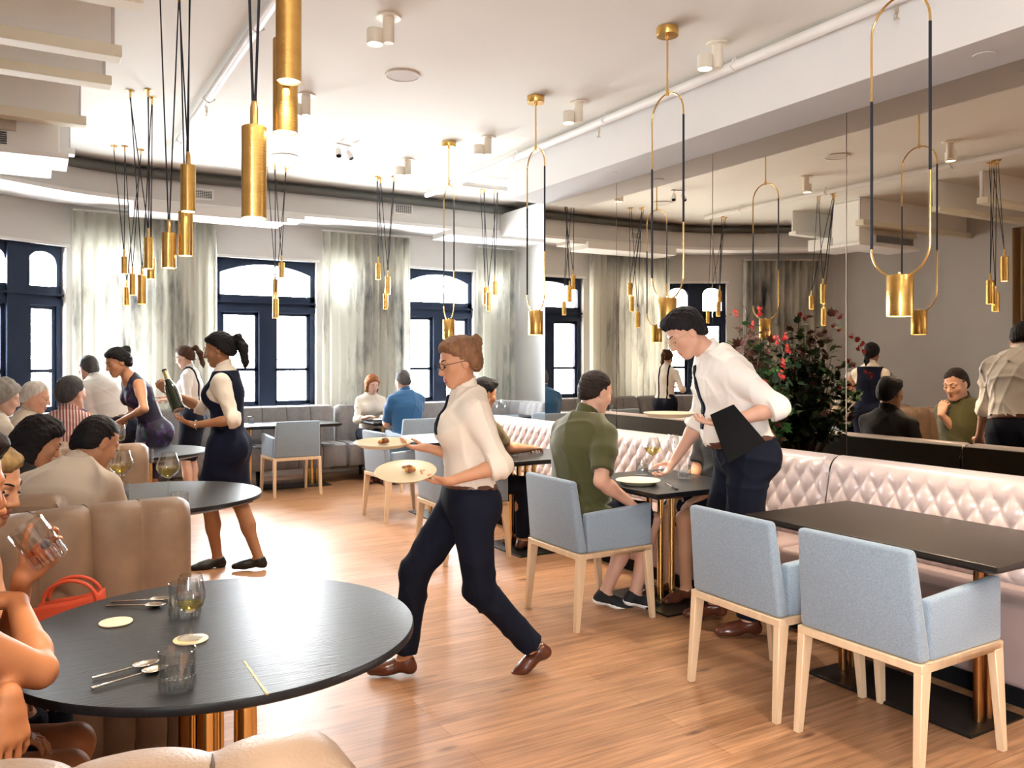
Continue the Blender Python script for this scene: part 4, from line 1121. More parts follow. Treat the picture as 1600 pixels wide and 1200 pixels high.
def person(label, pelvis, heading, s=1.0, sex='m', lean=(0,0), side=0.0, twist=0.0, head=(0,0,0), look=None, neckfwd=.0,
           wl=None, wr=None, al=None, ar=None, ehl=None, ehr=None, khl=None, khr=None, hl=None, hr=None, tl=None, tr=None,
           sk='fair', hair='dark', style='short', top=None, bottom=None, shoes=M_SHOE, glasses=None, res=.012, hres=.006, hnd=.0065,
           group=None, bust=0, fat=1.0, extras=(), belly=0, soles=None, ripple=.007, seed=1, shoulder_drop=0.0, headfine=True, feet=True):
    Z = Vector((0,0,1)); P = Vector(pelvis); f = Vector((math.cos(heading), math.sin(heading), 0)); l = Vector((-f.y, f.x, 0))
    fem = sex == 'f'
    def tilt(a, sd): return (Z*math.cos(a)+f*math.sin(a)).normalized()*math.cos(sd) + l*math.sin(sd)
    u1, u2 = tilt(lean[0], side*.5), tilt(lean[1], side); um = (u1+u2).normalized()
    W = P+u1*.17*s; Ch = W+um*.20*s; N = Ch+u2*.165*s
    sl = rot(l, Z, twist); sl = (sl-u2*sl.dot(u2)).normalized()
    fc = sl.cross(u2).normalized()                         # chest forward
    sw = (.150 if fem else .172)*s*fat**.3
    SL, SR = N-u2*(.085+shoulder_drop)*s+sl*sw, N-u2*(.085+shoulder_drop)*s-sl*sw
    hw = (.09 if not fem else .092)*s
    HL, HRr = P+l*hw, P-l*hw
    ua, fa, th, sh = .285*s, .255*s, .43*s, .425*s
    WL = Vector(wl) if wl is not None else SL-Z*(ua+fa)*.97+f*.06
    WR = Vector(wr) if wr is not None else SR-Z*(ua+fa)*.97+f*.06
    EL, WL = ik(SL, WL, ua, fa, ehl if ehl is not None else (-f+l*.5-Z*.3)); ER, WR = ik(SR, WR, ua, fa, ehr if ehr is not None else (-f-l*.5-Z*.3))
    AL = Vector(al) if al is not None else HL-Z*(th+sh)*.99
    AR = Vector(ar) if ar is not None else HRr-Z*(th+sh)*.99
    KL, AL = ik(HL, AL, th, sh, khl if khl is not None else (f+Z*.2)); KR, AR = ik(HRr, AR, th, sh, khr if khr is not None else (f+Z*.2))
    # head frame
    yaw, pitch, roll = head
    hf = rot(f, Z, yaw)
    if look is not None: hf = Vector(look).normalized(); pitch = 0
    hl_ = Z.cross(hf).normalized(); hf = rot(hf, hl_, pitch); hu = hf.cross(hl_).normalized()
    hu = rot(hu, hf, roll); hl_ = hu.cross(hf).normalized()
    nd = (u2*1.1+hu*.9+hf*.35).normalized()
    H = N+nd*.155*s+f*neckfwd
    hs = s*(1.0 if not fem else .98)
    Mh = [hl_, hf, hu]                                     # rows: left, forward, up
    def hp(r, fw, up): return H+hl_*(-r*hs)+hf*(fw*hs)+hu*(up*hs)
    # ---------------------------------------------------------------- primitives
    g = fat; nf = fc
    T = []   # torso
    if fem:
        T += [cone(P+l*.055*s-f*.005, P-l*.055*s-f*.005, .098*s*g, .098*s*g, q=.98, n=f), cone(P+u1*.02, W, .128*s*g, .108*s*g, q=.74, n=(sl.cross(u1)).normalized()),
              cone(W, Ch, .112*s*g, .132*s*g, q=.74, n=nf), cone(Ch, N-u2*.045*s, .132*s*g, .075*s, q=.72, n=nf)]
        for sg in (1,-1): T.append(ell(Ch+u2*.0+fc*.078*s+sl*sg*.064*s-u2*.01*s, [sl,fc,u2], (.062*s+bust,.055*s+bust,.062*s+bust)))
    else:
        T += [cone(P+l*.05*s, P-l*.05*s, .112*s*g, .112*s*g, q=.95, n=f), cone(P+u1*.02, W, .145*s*g, .138*s*g, q=.74, n=(sl.cross(u1)).normalized()),
              cone(W, Ch, .138*s*g, .160*s*g, q=.74, n=nf), cone(Ch, N-u2*.05*s, .158*s*g, .092*s, q=.70, n=nf)]
    if belly: T.append(ell(W+f*.06*s-u1*.02, [sl,f,u1], (.13*s*g,.10*s+belly,.14*s)))
    for sg, S in ((1,SL),(-1,SR)): T.append(cone(N-u2*.035*s, S, .050*s, .047*s*g**.4))
    bt = -1
    for Hj in (HL, HRr): T.append(ell(Hj*.85+P*.15-f*.045*s-u1*.02*s, [l,f,Z], (.085*s*g,.085*s*g,.09*s*g)))
    ar_ = .045 if not fem else .038
    arms = {}; 
    for nm, S, E, Wr in (('l',SL,EL,WL),('r',SR,ER,WR)):
        fd = (Wr-E).normalized()
        arms[nm] = dict(up=[cone(S, S.lerp(E,.35), ar_*1.06*s*g**.5, ar_*1.08*s*g**.5), cone(S.lerp(E,.2), E, ar_*1.1*s*g**.5, ar_*.86*s)],
                        fo=[cone(E, E.lerp(Wr,.3), ar_*.84*s, ar_*.90*s), cone(E.lerp(Wr,.25), Wr, ar_*.90*s, ar_*.56*s, )], S=S, E=E, W=Wr)
    legs = {}
    tr_ = .078 if not fem else .080
    for nm, Hj, K, A in (('l',HL,KL,AL),('r',HRr,KR,AR)):
        kf = ((K-Hj).normalized()-(A-K).normalized()); kf = kf if kf.length > .05 else f
        sd = (A-K).normalized(); back = -(kf-sd*kf.dot(sd)).normalized() if (kf-sd*kf.dot(sd)).length > 1e-3 else -f
        legs[nm] = dict(th=[cone(Hj, K, tr_*1.08*s*g**.7, .054*s*g**.3)], sh=[cone(K, K.lerp(A,.5), .050*s, .047*s), cone(K.lerp(A,.12)+back*.012*s, K.lerp(A,.42)+back*.018*s, .044*s, .046*s), cone(K.lerp(A,.45), A, .047*s, .034*s)], H=Hj, K=K, A=A)
    neckp = [cone(N-u2*.03*s, H-hu*.035*hs-hf*.018*hs, (.055 if not fem else .047)*s, (.056 if not fem else .047)*s)]
    # ---- head
    HP = [(ell(hp(0,-.012,.034), Mh, (.076*hs,.097*hs,.086*hs)), .02, 'add'), (ell(hp(0,.024,-.030), Mh, (.063*hs,.070*hs,.082*hs)), .025, 'add'),
          (ell(hp(0,.062,-.098), Mh, (.024*hs,.020*hs,.019*hs)), .03, 'add')]
    jw = .056 if not fem else .050
    for sg in (1,-1):
        HP += [(cone(hp(sg*jw,.0,-.052), hp(sg*.02,.060,-.098), .020*hs, .017*hs), .025, 'add'),
               (ell(hp(sg*.042,.058,-.022), Mh, (.024*hs,.022*hs,.022*hs)), .02, 'add'),
               (cone(hp(sg*.012,.083,.024), hp(sg*.046,.070,.022), .010*hs, .009*hs), .014, 'add'),
               (ell(hp(sg*.032,.094,.004), Mh, (.017*hs,.014*hs,.011*hs)), .012, 'cut')]
    HP += [(cone(hp(0,.084,.012), hp(0,.104,-.028), .0085*hs, .0125*hs), .010, 'add'), (ell(hp(0,.102,-.033), Mh, (.013*hs,.012*hs,.010*hs)), .006, 'add')]
    for sg in (1,-1):
        HP += [(ell(hp(sg*.013,.092,-.036), Mh, (.009*hs,.010*hs,.008*hs)), .006, 'add'),
               (ell(hp(sg*.031,.0765,.004), Mh, (.0135*hs,.0125*hs,.0125*hs)), .003, 'add'),
               (ell(hp(sg*.074,-.008,-.004), Mh, (.010*hs,.020*hs,.032*hs)), .006, 'add'),
               (ell(hp(sg*.085,-.002,-.002), Mh, (.007*hs,.010*hs,.018*hs)), .004, 'cut')]
    lipU = cone(hp(-.019,.081,-.062), hp(.019,.081,-.062), .0065*hs, .0065*hs); lipM = ell(hp(0,.0885,-.0625), Mh, (.018*hs,.008*hs,.0065*hs)); lipL = ell(hp(0,.087,-.0745), Mh, (.017*hs,.009*hs,.0075*hs))
    HP += [(lipU,.006,'add'),(lipM,.005,'add'),(lipL,.005,'add'),(cone(hp(-.022,.094,-.0685), hp(.022,.094,-.0685), .0022*hs, .0022*hs),.004,'cut')]
    # ---- hands
    hands = []
    def hand(Wr, E, spec, right):
        fd = (Wr-E).normalized(); spec = spec or {}
        hd = Vector(spec.get('d', fd)).normalized(); pn = Vector(spec.get('n', -Z)); pn = (pn-hd*pn.dot(hd)); pn = pn.normalized() if pn.length > .01 else hd.orthogonal().normalized()
        ts = hd.cross(pn); ts = ts if right else -ts
        c = spec.get('curl', .35); sp = spec.get('spread', .10); tc = spec.get('thumb', .5); k = s*(1.0 if not fem else .92)
        out = [cone(Wr, Wr+hd*.03*k, .026*k, .028*k, q=.75, n=pn)]
        base = Wr+hd*.02*k
        out += [cone(base+hd*.01*k+ts*.018*k, base+hd*.062*k+ts*.024*k, .019*k, .0165*k, q=.72, n=pn), cone(base+hd*.01*k-ts*.014*k, base+hd*.058*k-ts*.024*k, .0185*k, .015*k, q=.72, n=pn), cone(base+hd*.005*k, base+hd*.064*k, .021*k, .0165*k, q=.70, n=pn)]
        fing = []
        for i, (off, L, r) in enumerate(((.030,.073,.0085),(.0105,.081,.0088),(-.0095,.075,.0083),(-.0285,.058,.0075))):
            p = base+hd*((.066,.069,.066,.058)[i])*k+ts*off*k; a = sp*(1.2-.8*i)
            cc = c[i] if isinstance(c, (list,tuple)) else c*(.9+.08*i)
            d0 = (hd*math.cos(a)+ts*math.sin(a)).normalized(); ang = 0
            for j, fr in enumerate((.45,.31,.24)):
                ang += cc*(.9,1.25,.9)[j]
                d = (d0*math.cos(ang)+pn*math.sin(ang)).normalized(); q = p+d*L*fr*k
                fing.append((cone(p, q, r*k*(1-.08*j), r*k*(.93-.10*j)), i)); p = q
        p = base+hd*.008*k+ts*.026*k+pn*.004*k
        d = (hd*.62+ts*(.75-.5*tc)+pn*(.25+.45*tc)).normalized()
        for j, (L, r) in enumerate(((.042,.0125),(.032,.0098),(.026,.0086))):
            q = p+d*L*k; fing.append((cone(p, q, r*k, r*.92*k), 9)); p = q; d = (d+hd*.30-ts*.22*tc+pn*.1*tc).normalized()
        return out, fing, Wr+hd*.09*k
    HNDL = hand(WL, EL, hl, False); HNDR = hand(WR, ER, hr, True)
    # ---- feet
    def footp(A, toe, up): return [cone(A-up*.02*s-toe*.012*s, A-up*.048*s-toe*.028*s, .033*s, .030*s), cone(A-up*.028*s, A+toe*.10*s-up*.052*s, .032*s, .030*s), cone(A+toe*.09*s-up*.053*s, A+toe*.155*s-up*.058*s, .034*s, .026*s, q=.75, n=up)]
    toes = {}
    for nm, A, K, spec in (('l',AL,KL,tl),('r',AR,KR,tr)):
        if spec is None: toe, up = f, Z
        else: toe = Vector(spec).normalized(); sd = Z.cross(toe).normalized(); up = toe.cross(sd).normalized()
        toes[nm] = (toe, up)
    allp = [AL, AR, KL, KR, P, N, H, WL, WR, EL, ER]
    lo = Vector([min(p[i] for p in allp) for i in range(3)])-Vector((.24,.24,.16)); hi = Vector([max(p[i] for p in allp) for i in range(3)])+Vector((.24,.24,.2))
    root = thing('person', label, 'person', (P.x, P.y, 0), 0, group)
    org = root.location
    fine = [(H-Vector((.13,.13,.15))*hs, H+Vector((.13,.13,.15))*hs, hres)]
    if hnd: 
        for hc in (HNDL[2], HNDR[2]): fine.append((hc-Vector((.10,.10,.10)), hc+Vector((.10,.10,.10)), hnd))
    B = Field(lo, hi, res, fine)
    for p in T: B.prim(p, .05*s)
    for nm in 'lr':
        for p in arms[nm]['up']: B.prim(p, .035*s)
        for p in arms[nm]['fo']: B.prim(p, .018*s)
        for p in legs[nm]['th']: B.prim(p, .04*s)
        for p in legs[nm]['sh']: B.prim(p, .02*s)
        if feet:
            for p in footp(legs[nm]['A'], *toes[nm]): B.prim(p, .02*s)
    for p in neckp: B.prim(p, .03*s)
    for (p, k, op) in HP: B.prim(p, k*hs, 0, op)
    for (pal, fing, _) in (HNDL, HNDR):
        for p in pal: B.prim(p, .012)
        for p, _i in fing: B.prim(p, .0045)
    lips = [lipM, lipL]
    def lipmat(c):
        r = np.zeros(len(c))
        for p in lips:
            q = c-V3(p['c']); M = np.array(p['M']); u = q@M.T; rr_ = np.array(p['r'])+.0016; r = np.where(((u/rr_)**2).sum(1) < 1.1, 1, r)
        return r
    body = B.mesh('body', [SK[sk], LIPS[sk]], root, org, lipmat)
    def sub(lo_=None, hi_=None, r=None): return Field(lo_ or lo, hi_ or hi, r or res)
    # ---------------------------------------------------------------- face details
    if headfine:
        for sg in (1,-1):
            c = hp(sg*.031,.0775,.004)-org
            mb = MB(); pts = []
            for i in range(7):
                a = (i/6-.5)*2; pts.append(hp(sg*.031+a*.0135,.0905-.0045*a*a-.002*a*sg,.0005-.0035*(1-a*a))-org)
            mb.tube(pts, [.0008*hs,.0014,.0018,.002,.0018,.0014,.0008], 6).build('eyelashes', M_LASH, root, smooth=True)
            pts = [hp(sg*(.014+.034*i/5),.0935-.0020*i-.0012*i*i*.5,.026+.006*math.sin(PI*i/6))-org for i in range(6)]
            MB().tube(pts, [.0022,.003,.0032,.003,.0024,.0014], 6).build('eyebrow', HR['dark'] if hair in ('black','dark','brown','chestnut','blond') else HR[hair], root, smooth=True)
            MB().ball(hp(sg*.031,.0845,-.0028)-org, (.0085*hs,.0062*hs,.0042*hs), 8).build('eye', M_IRIS, root, smooth=True)
    # ---------------------------------------------------------------- hair
    hm = HR[hair]; th_ = dict(short=.008, crop=.004, thin=.006, bun=.012, ponytail=.010, long=.016, bob=.02, curly=.022)[style]
    hlo, hhi = H-Vector((.2,.2,.36 if style in ('long','ponytail','bob') else .16)), H+Vector((.2,.2,.19))
    F = Field(hlo, hhi, min(.007, hres*1.05) if res < .012 else .009)
    cl = [(hp(0,.008,0), hf*.70-hu*.72), (hp(0,-.03,-.088), -hu)] if style in ('short','crop','thin') else [(hp(0,.006,.006), hf*.70-hu*.72), (hp(0,0,-.095), -hu)]
    if style == 'thin': cl[0] = (hp(0,-.012,.012), cl[0][1])
    if style in ('curly','bob'): cl = [(hp(0,.028,0), hf*.80-hu*.60), (hp(0,0,-.12), -hu)]
    F.prim(ell(hp(0,-.014,.036), Mh, (.078*hs+th_*.8,.100*hs+th_,.089*hs+th_)), .01)
    F.prim(ell(hp(0,-.035,-.02), Mh, (.071*hs+th_*.7,.078*hs+th_,.078*hs)), .03)
    if style == 'short' or style == 'crop':
        for sg in (1,-1): F.prim(ell(hp(sg*.072,.012,.01), Mh, (.008*hs,.012*hs,.028*hs)), .012)
    for c_, n_c in cl: F.sclip(c_, n_c.normalized(), .030*hs)
    if style == 'short': F.prim(ell(hp(0,.045,.098), Mh, (.06*hs,.045*hs,.026*hs)), .03)
    if style == 'bun':
        F.prim(ell(hp(0,.022,.094), Mh, (.062*hs,.05*hs,(.026 if hair == 'chestnut' else .018)*hs)), .03); F.prim(ell(hp(0,-.112,.080), Mh, (.040*hs,.036*hs,.040*hs)), .02); F.prim(ell(hp(0,-.085,.01), Mh, (.055*hs,.024*hs,.055*hs)), .03)
    if style == 'ponytail':
        a = hp(0,-.10,.055); b = hp(0,-.155,.06); c = hp(0,-.175,-.02); d = hp(0,-.165,-.13); e = hp(.01,-.15,-.18)
        F.prim(cone(a,b,.020*hs,.024*hs),.015); F.prim(cone(b,c,.026*hs,.033*hs),.02); F.prim(cone(c,d,.033*hs,.026*hs),.02); F.prim(cone(d,e,.025*hs,.008*hs),.02)
    if style == 'long':
        for sg in (1,-1):
            F.prim(cone(hp(sg*.062,-.015,.03), hp(sg*.072,-.02,-.12), .035*hs,.04*hs),.03); F.prim(cone(hp(sg*.07,-.02,-.11), hp(sg*.06,-.05,-.22), .042*hs,.03*hs),.03)
        F.prim(cone(hp(0,-.06,.02), hp(0,-.085,-.22), .07*hs,.06*hs),.04)
    if style == 'bob':
        for sg in (1,-1): F.prim(cone(hp(sg*.068,-.005,.03), hp(sg*.074,.0,-.085), .030*hs,.032*hs),.03)
        F.prim(cone(hp(0,-.05,.02), hp(0,-.065,-.085), .075*hs,.06*hs),.04)
    if style == 'curly':
        rr = random.Random(seed)
        for i in range(40):
            a, b = rr.uniform(-PI,PI), rr.uniform(-.5,1.5); q = Vector((math.cos(b)*math.cos(a), math.cos(b)*math.sin(a), math.sin(b)))
            if q.y > .35 and q.z < .65: continue
            F.prim(ell(hp(q.x*.085, -.014+q.y*.108, .036+q.z*.10), Mh, (.022*hs,)*3), .012)
    F.ripple(.0035, seed+5, 60); F.strands(.0022 if style != 'crop' else .0014, seed, hl_, hf, hu, H)
    F.mesh('hair', hm, root, org)
    if style == 'bun' or style == 'ponytail' or style == 'long': pass
    # ---------------------------------------------------------------- clothes
    def sleeve(nm, frac, inf, cuff=0):
        A = arms[nm]; out = []
        if frac <= 1:
            e = A['S'].lerp(A['E'], frac); n = (A['E']-A['S']).normalized()
            for p in A['up']: q = dict(p); q['ra'] += inf*.55; q['rb'] += inf*1.2; q['clip'] = [(e, n)]; out.append(q)
        else:
            for p in A['up']: q = dict(p); q['ra'] += inf*.5; q['rb'] += inf*.65; out.append(q)
            e = A['E'].lerp(A['W'], frac-1); n = (A['W']-A['E']).normalized()
            for p in A['fo']: q = dict(p); q['ra'] += inf; q['rb'] += inf*1.05; q['clip'] = [(e, n)]; out.append(q)
            if cuff: out.append(cone(e-n*.055, e+n*.02, .056*s if not fem else .050*s, .054*s if not fem else .048*s, clip=[(e+n*.001, n), (e-n*.055, -n)]))
        return out
    def bent_clip(frac): return (W-u1*frac, -u1)
    if top:
        kind = top['kind']; m_ = top['m']; inf = top.get('inf', .014)*s; hem = top.get('hem', .03)
        F = sub(r=top.get('res', res*.85))
        for p in T: F.prim(p, .05*s, inf)
        F.clip(*( (P+u1*hem*s, -u1) ))
        # neckline
        if kind in ('shirt','polo','blouse'): F.prim(cone(N-u2*.02*s, N+nd*.2*s, .052*s, .06*s), .01, 0, 'cut'); F.clip(N+u2*.035*s, u2)
        else: F.prim(ell(N+fc*.03*s+u2*.0*s, [sl,fc,u2], (.085*s,.085*s,.075*s)), .01, 0, 'cut'); F.clip(N+u2*.02*s, u2)
        sl_ = top.get('sleeve', 0)
        if sl_ == 0:
            for S, sg in ((SL,1),(SR,-1)):
                F.prim(ell(S+sl*sg*.035*s-u2*.02*s, [sl,fc,u2], (.055*s,.085*s,.10*s)), .01, 0, 'cut')
        else:
            for nm in 'lr':
                fr = sl_ if not isinstance(sl_, dict) else sl_[nm]
                for p in sleeve(nm, fr, inf*1.05, top.get('cuff',0)): F.prim(p, .022*s)
        if ripple: F.folds(ripple, seed)
        F.mesh(top.get('name','shirt'), m_, root, org, None, 1)
        if top.get('tie') or top.get('straps'):
            base = F.f; x, y, z = F.ax[0][:,None,None]-N.x, F.ax[1][None,:,None]-N.y, F.ax[2][None,None,:]-N.z
            lat = x*sl.x+y*sl.y+z*sl.z; dn = -(x*u2.x+y*u2.y+z*u2.z); fr = x*fc.x+y*fc.y+z*fc.z
            if top.get('tie'):
                ln_ = top['tie']*.40*s; w_ = np.where(dn < .045*s, .017*s, np.clip(.013*s+.055*dn, 0, .033*s))
                F.f = np.maximum.reduce([base-.009, np.abs(lat)-w_, .02-fr+0*base, dn-ln_, -dn+.004]).astype(np.float32)
                F.mesh('tie', M_NAVY, root, org)
            if top.get('straps'):
                F.f = np.maximum.reduce([base-.007, np.abs(np.abs(lat)-.072*s+.03*dn*.3)-.014*s, dn-.5*s+0*base]).astype(np.float32)
                F.mesh('suspenders', M_NAVY, root, org)
            F.f = base
        if kind in ('shirt','polo','blouse'):
            G = Field(N-Vector((.16,.16,.14)), N+Vector((.16,.16,.16)), .0065 if res < .012 else .009)
            ncol = (nd*.8+u2*.4).normalized()
            G.prim(cone(N-u2*.03*s+ncol*.0, N+ncol*.08*s, .072*s if not fem else .062*s, .064*s if not fem else .056*s, clip=[(N+ncol*.062*s+fc*.0, (ncol-fc*-.25).normalized()), (N-u2*.022*s, -u2)]), .01)
            G.prim(cone(N-u2*.08*s, N+ncol*.13*s, .058*s if not fem else .049*s, .056*s if not fem else .048*s), .004, 0, 'cut')
            for sg in (1,-1):
                G.prim(ell(N+fc*.066*s+sl*sg*.034*s+u2*.0*s-u2*.02*s, [ (sl*sg+u2*.5).normalized(), fc, (u2-sl*sg*.5).normalized()], (.016*s,.010*s,.040*s)), .012)
            G.mesh('collar', top.get('collar_m', m_), root, org)
        if top.get('vest'):
            F = sub(r=top.get('res', res*.85))
            for p in T: F.prim(p, .05*s, inf+.011)
            F.clip(P+u1*.0*s, -u1)
            vb = top.get('vdepth', .17)
            F.prim(ell(N+fc*.10*s+u2*.02*s, [sl,fc,u2], (.070*s,.14*s,vb*s)), .006, 0, 'cut')
            F.clip(N-u2*.005*s, u2)
            for S, sg in ((SL,1),(SR,-1)): F.prim(ell(S+sl*sg*.045*s-u2*.035*s, [sl,fc,u2], (.078*s,.15*s,.145*s)), .008, 0, 'cut')
            F.mesh('waistcoat', M_NAVYV, root, org)
    if bottom:
        kind = bottom['kind']; m_ = bottom['m']; inf = bottom.get('inf', .014)*s; F = sub(r=bottom.get('res', res*.9))
        hipT = [p for p in T[:3]] + T[-2:]
        for p in hipT: F.prim(p, .05*s, inf)
        if kind in ('trousers','shorts'):
            for nm in 'lr':
                Lg = legs[nm]
                if kind == 'shorts':
                    e = Lg['H'].lerp(Lg['K'], .86); n = (Lg['K']-Lg['H']).normalized()
                    for p in Lg['th']: q = dict(p); q['ra'] += inf; q['rb'] += inf*2; q['clip'] = [(e, n)]; F.prim(q, .03*s)
                else:
                    for p in Lg['th']: q = dict(p); q['ra'] += inf; q['rb'] += inf*1.2; F.prim(q, .03*s)
                    e = Lg['K'].lerp(Lg['A'], bottom.get('len', .97)); n = (Lg['A']-Lg['K']).normalized()
                    F.prim(cone(Lg['K'], Lg['A'], .054*s+inf, bottom.get('ankle', .052)*s, clip=[(e, n)]), .03*s)
        elif kind == 'skirt':
            kn = (KL+KR)/2; e = P.lerp(kn, bottom.get('len', .95)); n = (kn-P).normalized()
            fl = bottom.get('flare', 1.0)
            p0 = P-u1*.05*s
            for sg in (1,-1): F.prim(cone(p0+l*sg*.05*s, e+l*sg*.045*s, .105*s*g+inf, .092*s*fl, clip=[(e, n)]), .05)
            for nm in 'lr':
                for p in legs[nm]['th']: q = dict(p); q['ra'] += inf; q['rb'] += inf*1.6; q['clip'] = [(e, n)]; F.prim(q, .04*s)
            F.prim(cone(p0, e, .115*s*g+inf, .105*s*fl, clip=[(e, n)], q=.9, n=f), .04)
        F.clip(P+u1*bottom.get('waist', .07)*s, u1)
        if ripple: F.folds(ripple*.8, seed+9)
        F.mesh(bottom.get('name', kind), m_, root, org)
        if bottom.get('belt'):
            G = Field(P-Vector((.3,.3,.15)), P+Vector((.3,.3,.25)), .009)
            for p in T: G.prim(p, .05*s, inf+.006)
            wz = bottom.get('waist', .07)
            G.clip(P+u1*(wz+.006)*s, u1); G.clip(P+u1*(wz-.030)*s, -u1); G.mesh('belt', bottom['belt'], root, org)
    if shoes is not None and feet:
        for nm in 'lr':
            A = legs[nm]['A']; toe, up = toes[nm]
            G = Field(A-Vector((.22,.22,.14)), A+Vector((.22,.22,.08)), .0075 if res < .012 else .011)
            for p in footp(A, toe, up): G.prim(p, .025*s, .006)
            G.prim(ell(A+up*.012*s+toe*.01*s, [toe.cross(up),toe,up], (.036*s,.044*s,.03*s)), .008, 0, 'cut')
            G.clip(A+up*.012*s, (up*.9+toe*.25).normalized())
            G.clip(A-up*.076*s, -up)
            so = G.mesh('shoe', shoes, root, org)
            if soles is not None and so is not None:
                G = Field(A-Vector((.22,.22,.14)), A+Vector((.22,.22,.08)), .0075)
                for p in footp(A, toe, up): G.prim(p, .025*s, .010)
                G.clip(A-up*.079*s, -up); G.clip(A-up*.055*s, up); G.mesh('sole', soles, so, org)
    if glasses:
        mb = MB()
        for sg in (1,-1):
            ring = [hp(sg*.032+.022*math.cos(a), .106-.010*abs(math.cos(a))*(1 if math.cos(a)*sg > 0 else .2), .004+.016*math.sin(a))-org for a in [2*PI*i/20 for i in range(20)]]
            mb.tube(ring, .0018, 6, closed=True)
            mb.tube([hp(sg*.054,.098,.009)-org, hp(sg*.072,.06,.010)-org, hp(sg*.080,-.005,.008)-org, hp(sg*.078,-.03,-.012)-org], .0016, 6)
        mb.tube([hp(-.010,.107,.008)-org, hp(0,.109,.011)-org, hp(.010,.107,.008)-org], .0017, 6)
        mb.build('glasses', glasses, root, smooth=True)
    info = dict(root=root, org=org, H=H, N=N, P=P, W=W, Ch=Ch, EL=EL, ER=ER, WL=WL, WR=WR, hf=hf, hl=hl_, hu=hu, hp=hp, KL=KL, KR=KR, AL=AL, AR=AR, u2=u2, fc=fc, sl=sl, SL=SL, SR=SR, f=f, l=l)
    return info
# ================================================================== the people
HL_ = PI - TH                       # heading that looks towards the left of the photograph
SV = lambda a: Vector((math.cos(a), math.sin(a), 0))
def foot(px, Z, h=.08): 
    p = at(px, 600, Z); p.z = h; return p
M_CROP = mat('olive_shirt_cloth', (.066,.064,.018), .85, sheen=.2, bump=.05, bscale=250)
M_TEE = mat('black_tee', (.012,.011,.011), .85)
M_TEAL = mat('blue_polo_cloth', (.012,.075,.18), .85, sheen=.2)
M_BEIGE = mat('beige_linen_shirt', (.56,.48,.38), .85, sheen=.2, bump=.08, bscale=200)
M_KHAKI = mat('khaki_shirt', (.16,.12,.06), .85)
M_LACE = mat('cream_knit', (.72,.66,.56), .85)
M_PURP = mat('violet_top', (.10,.05,.20), .8)
def stripe_mat():
    m = bpy.data.materials.new('striped_cotton'); m.use_nodes = True; nt = m.node_tree; b = nt.nodes['Principled BSDF']
    tc = nt.nodes.new('ShaderNodeTexCoord'); w = nt.nodes.new('ShaderNodeTexWave'); w.bands_direction = 'X'; w.inputs['Scale'].default_value = 16; w.inputs['Distortion'].default_value = .6
    r = nt.nodes.new('ShaderNodeValToRGB'); e = r.color_ramp.elements; e[0].position = .42; e[0].color = (.30,.07,.06,1); e[1].position = .6; e[1].color = (.66,.55,.50,1)
    nt.links.new(tc.outputs['Object'], w.inputs['Vector']); nt.links.new(w.outputs['Fac'], r.inputs['Fac']); nt.links.new(r.outputs['Color'], b.inputs['Base Color']); b.inputs['Roughness'].default_value = .85
    return m
def floral_mat():
    m = bpy.data.materials.new('dark_floral_cloth'); m.use_nodes = True; nt = m.node_tree; b = nt.nodes['Principled BSDF']
    tc = nt.nodes.new('ShaderNodeTexCoord'); w = nt.nodes.new('ShaderNodeTexNoise'); w.inputs['Scale'].default_value = 11; w.inputs['Detail'].default_value = 3
    r = nt.nodes.new('ShaderNodeValToRGB'); e = r.color_ramp.elements; e[0].position = .40; e[0].color = (.008,.008,.025,1); e[1].position = .68; e[1].color = (.02,.13,.10,1)
    k = e.new(.52); k.color = (.014,.008,.035,1); k = e.new(.60); k.color = (.05,.015,.10,1)
    nt.links.new(tc.outputs['Object'], w.inputs['Vector']); nt.links.new(w.outputs['Fac'], r.inputs['Fac']); nt.links.new(r.outputs['Color'], b.inputs['Base Color']); b.inputs['Roughness'].default_value = .7
    return m

# --- waitress walking with two plates
ZW = 3.95
P1 = person('woman in cream shirt and black trousers walking left with a plate in each hand', at(731,782,ZW), HL_+.26, .965, 'f', (-.02,.03), side=0, head=(.16,.24,0),
    wl=at(703,752,3.70), wr=at(668,700,3.98), ehl=SV(HL_+.26+PI)*1.0+Vector((0,0,-.55))+SV(HL_+PI/2)*.25, ehr=SV(HL_+PI)+Vector((0,0,-1)),
    al=at(836,1012,3.98), ar=foot(632,3.93,.085), tl=SV(HL_+.15)+Vector((0,0,-.62)), tr=SV(HL_+.1), khl=SV(HL_+.2), khr=SV(HL_+.2),
    hl=dict(d=SV(HL_+.05)+Vector((0,0,.04)), n=Vector((0,0,1)), curl=[.35,.4,.45,.5], thumb=.25, spread=.06), hr=dict(d=SV(HL_-.05)+Vector((0,0,.05)), n=Vector((0,0,1)), curl=.35, thumb=.2),
    sk='warm', hair='chestnut', style='bun', glasses=M_LASH, bust=.004, fat=1.10, seed=3,
    top=dict(kind='shirt', m=M_SHIRTC, sleeve=1.22, cuff=1, inf=.028, hem=.085, tie=.5, collar_m=M_SHIRTC), bottom=dict(kind='trousers', m=M_NAVY, inf=.018, waist=.10, belt=M_BELT, len=.95, ankle=.062), res=.008, hres=.004, hnd=.004, ripple=.009)
def held_plate(c, label, tiltn, r=.138):
    t = thing('dinner_plate', label, 'plate', c, 0, 'cream plates with food carried by the waitress')
    o = MB().lathe([(0,.002),(r*.70,.002),(r*.76,0),(r*.80,.003),(r*.97,.017),(r,.019),(r*.985,.022),(r*.78,.011),(0,.009)], 56, cap=False).build('dish', M_PLATE, t, smooth=True)
    t.rotation_mode = 'QUATERNION'; t.rotation_quaternion = Vector((0,0,1)).rotation_difference(Vector(tiltn).normalized())
    return t
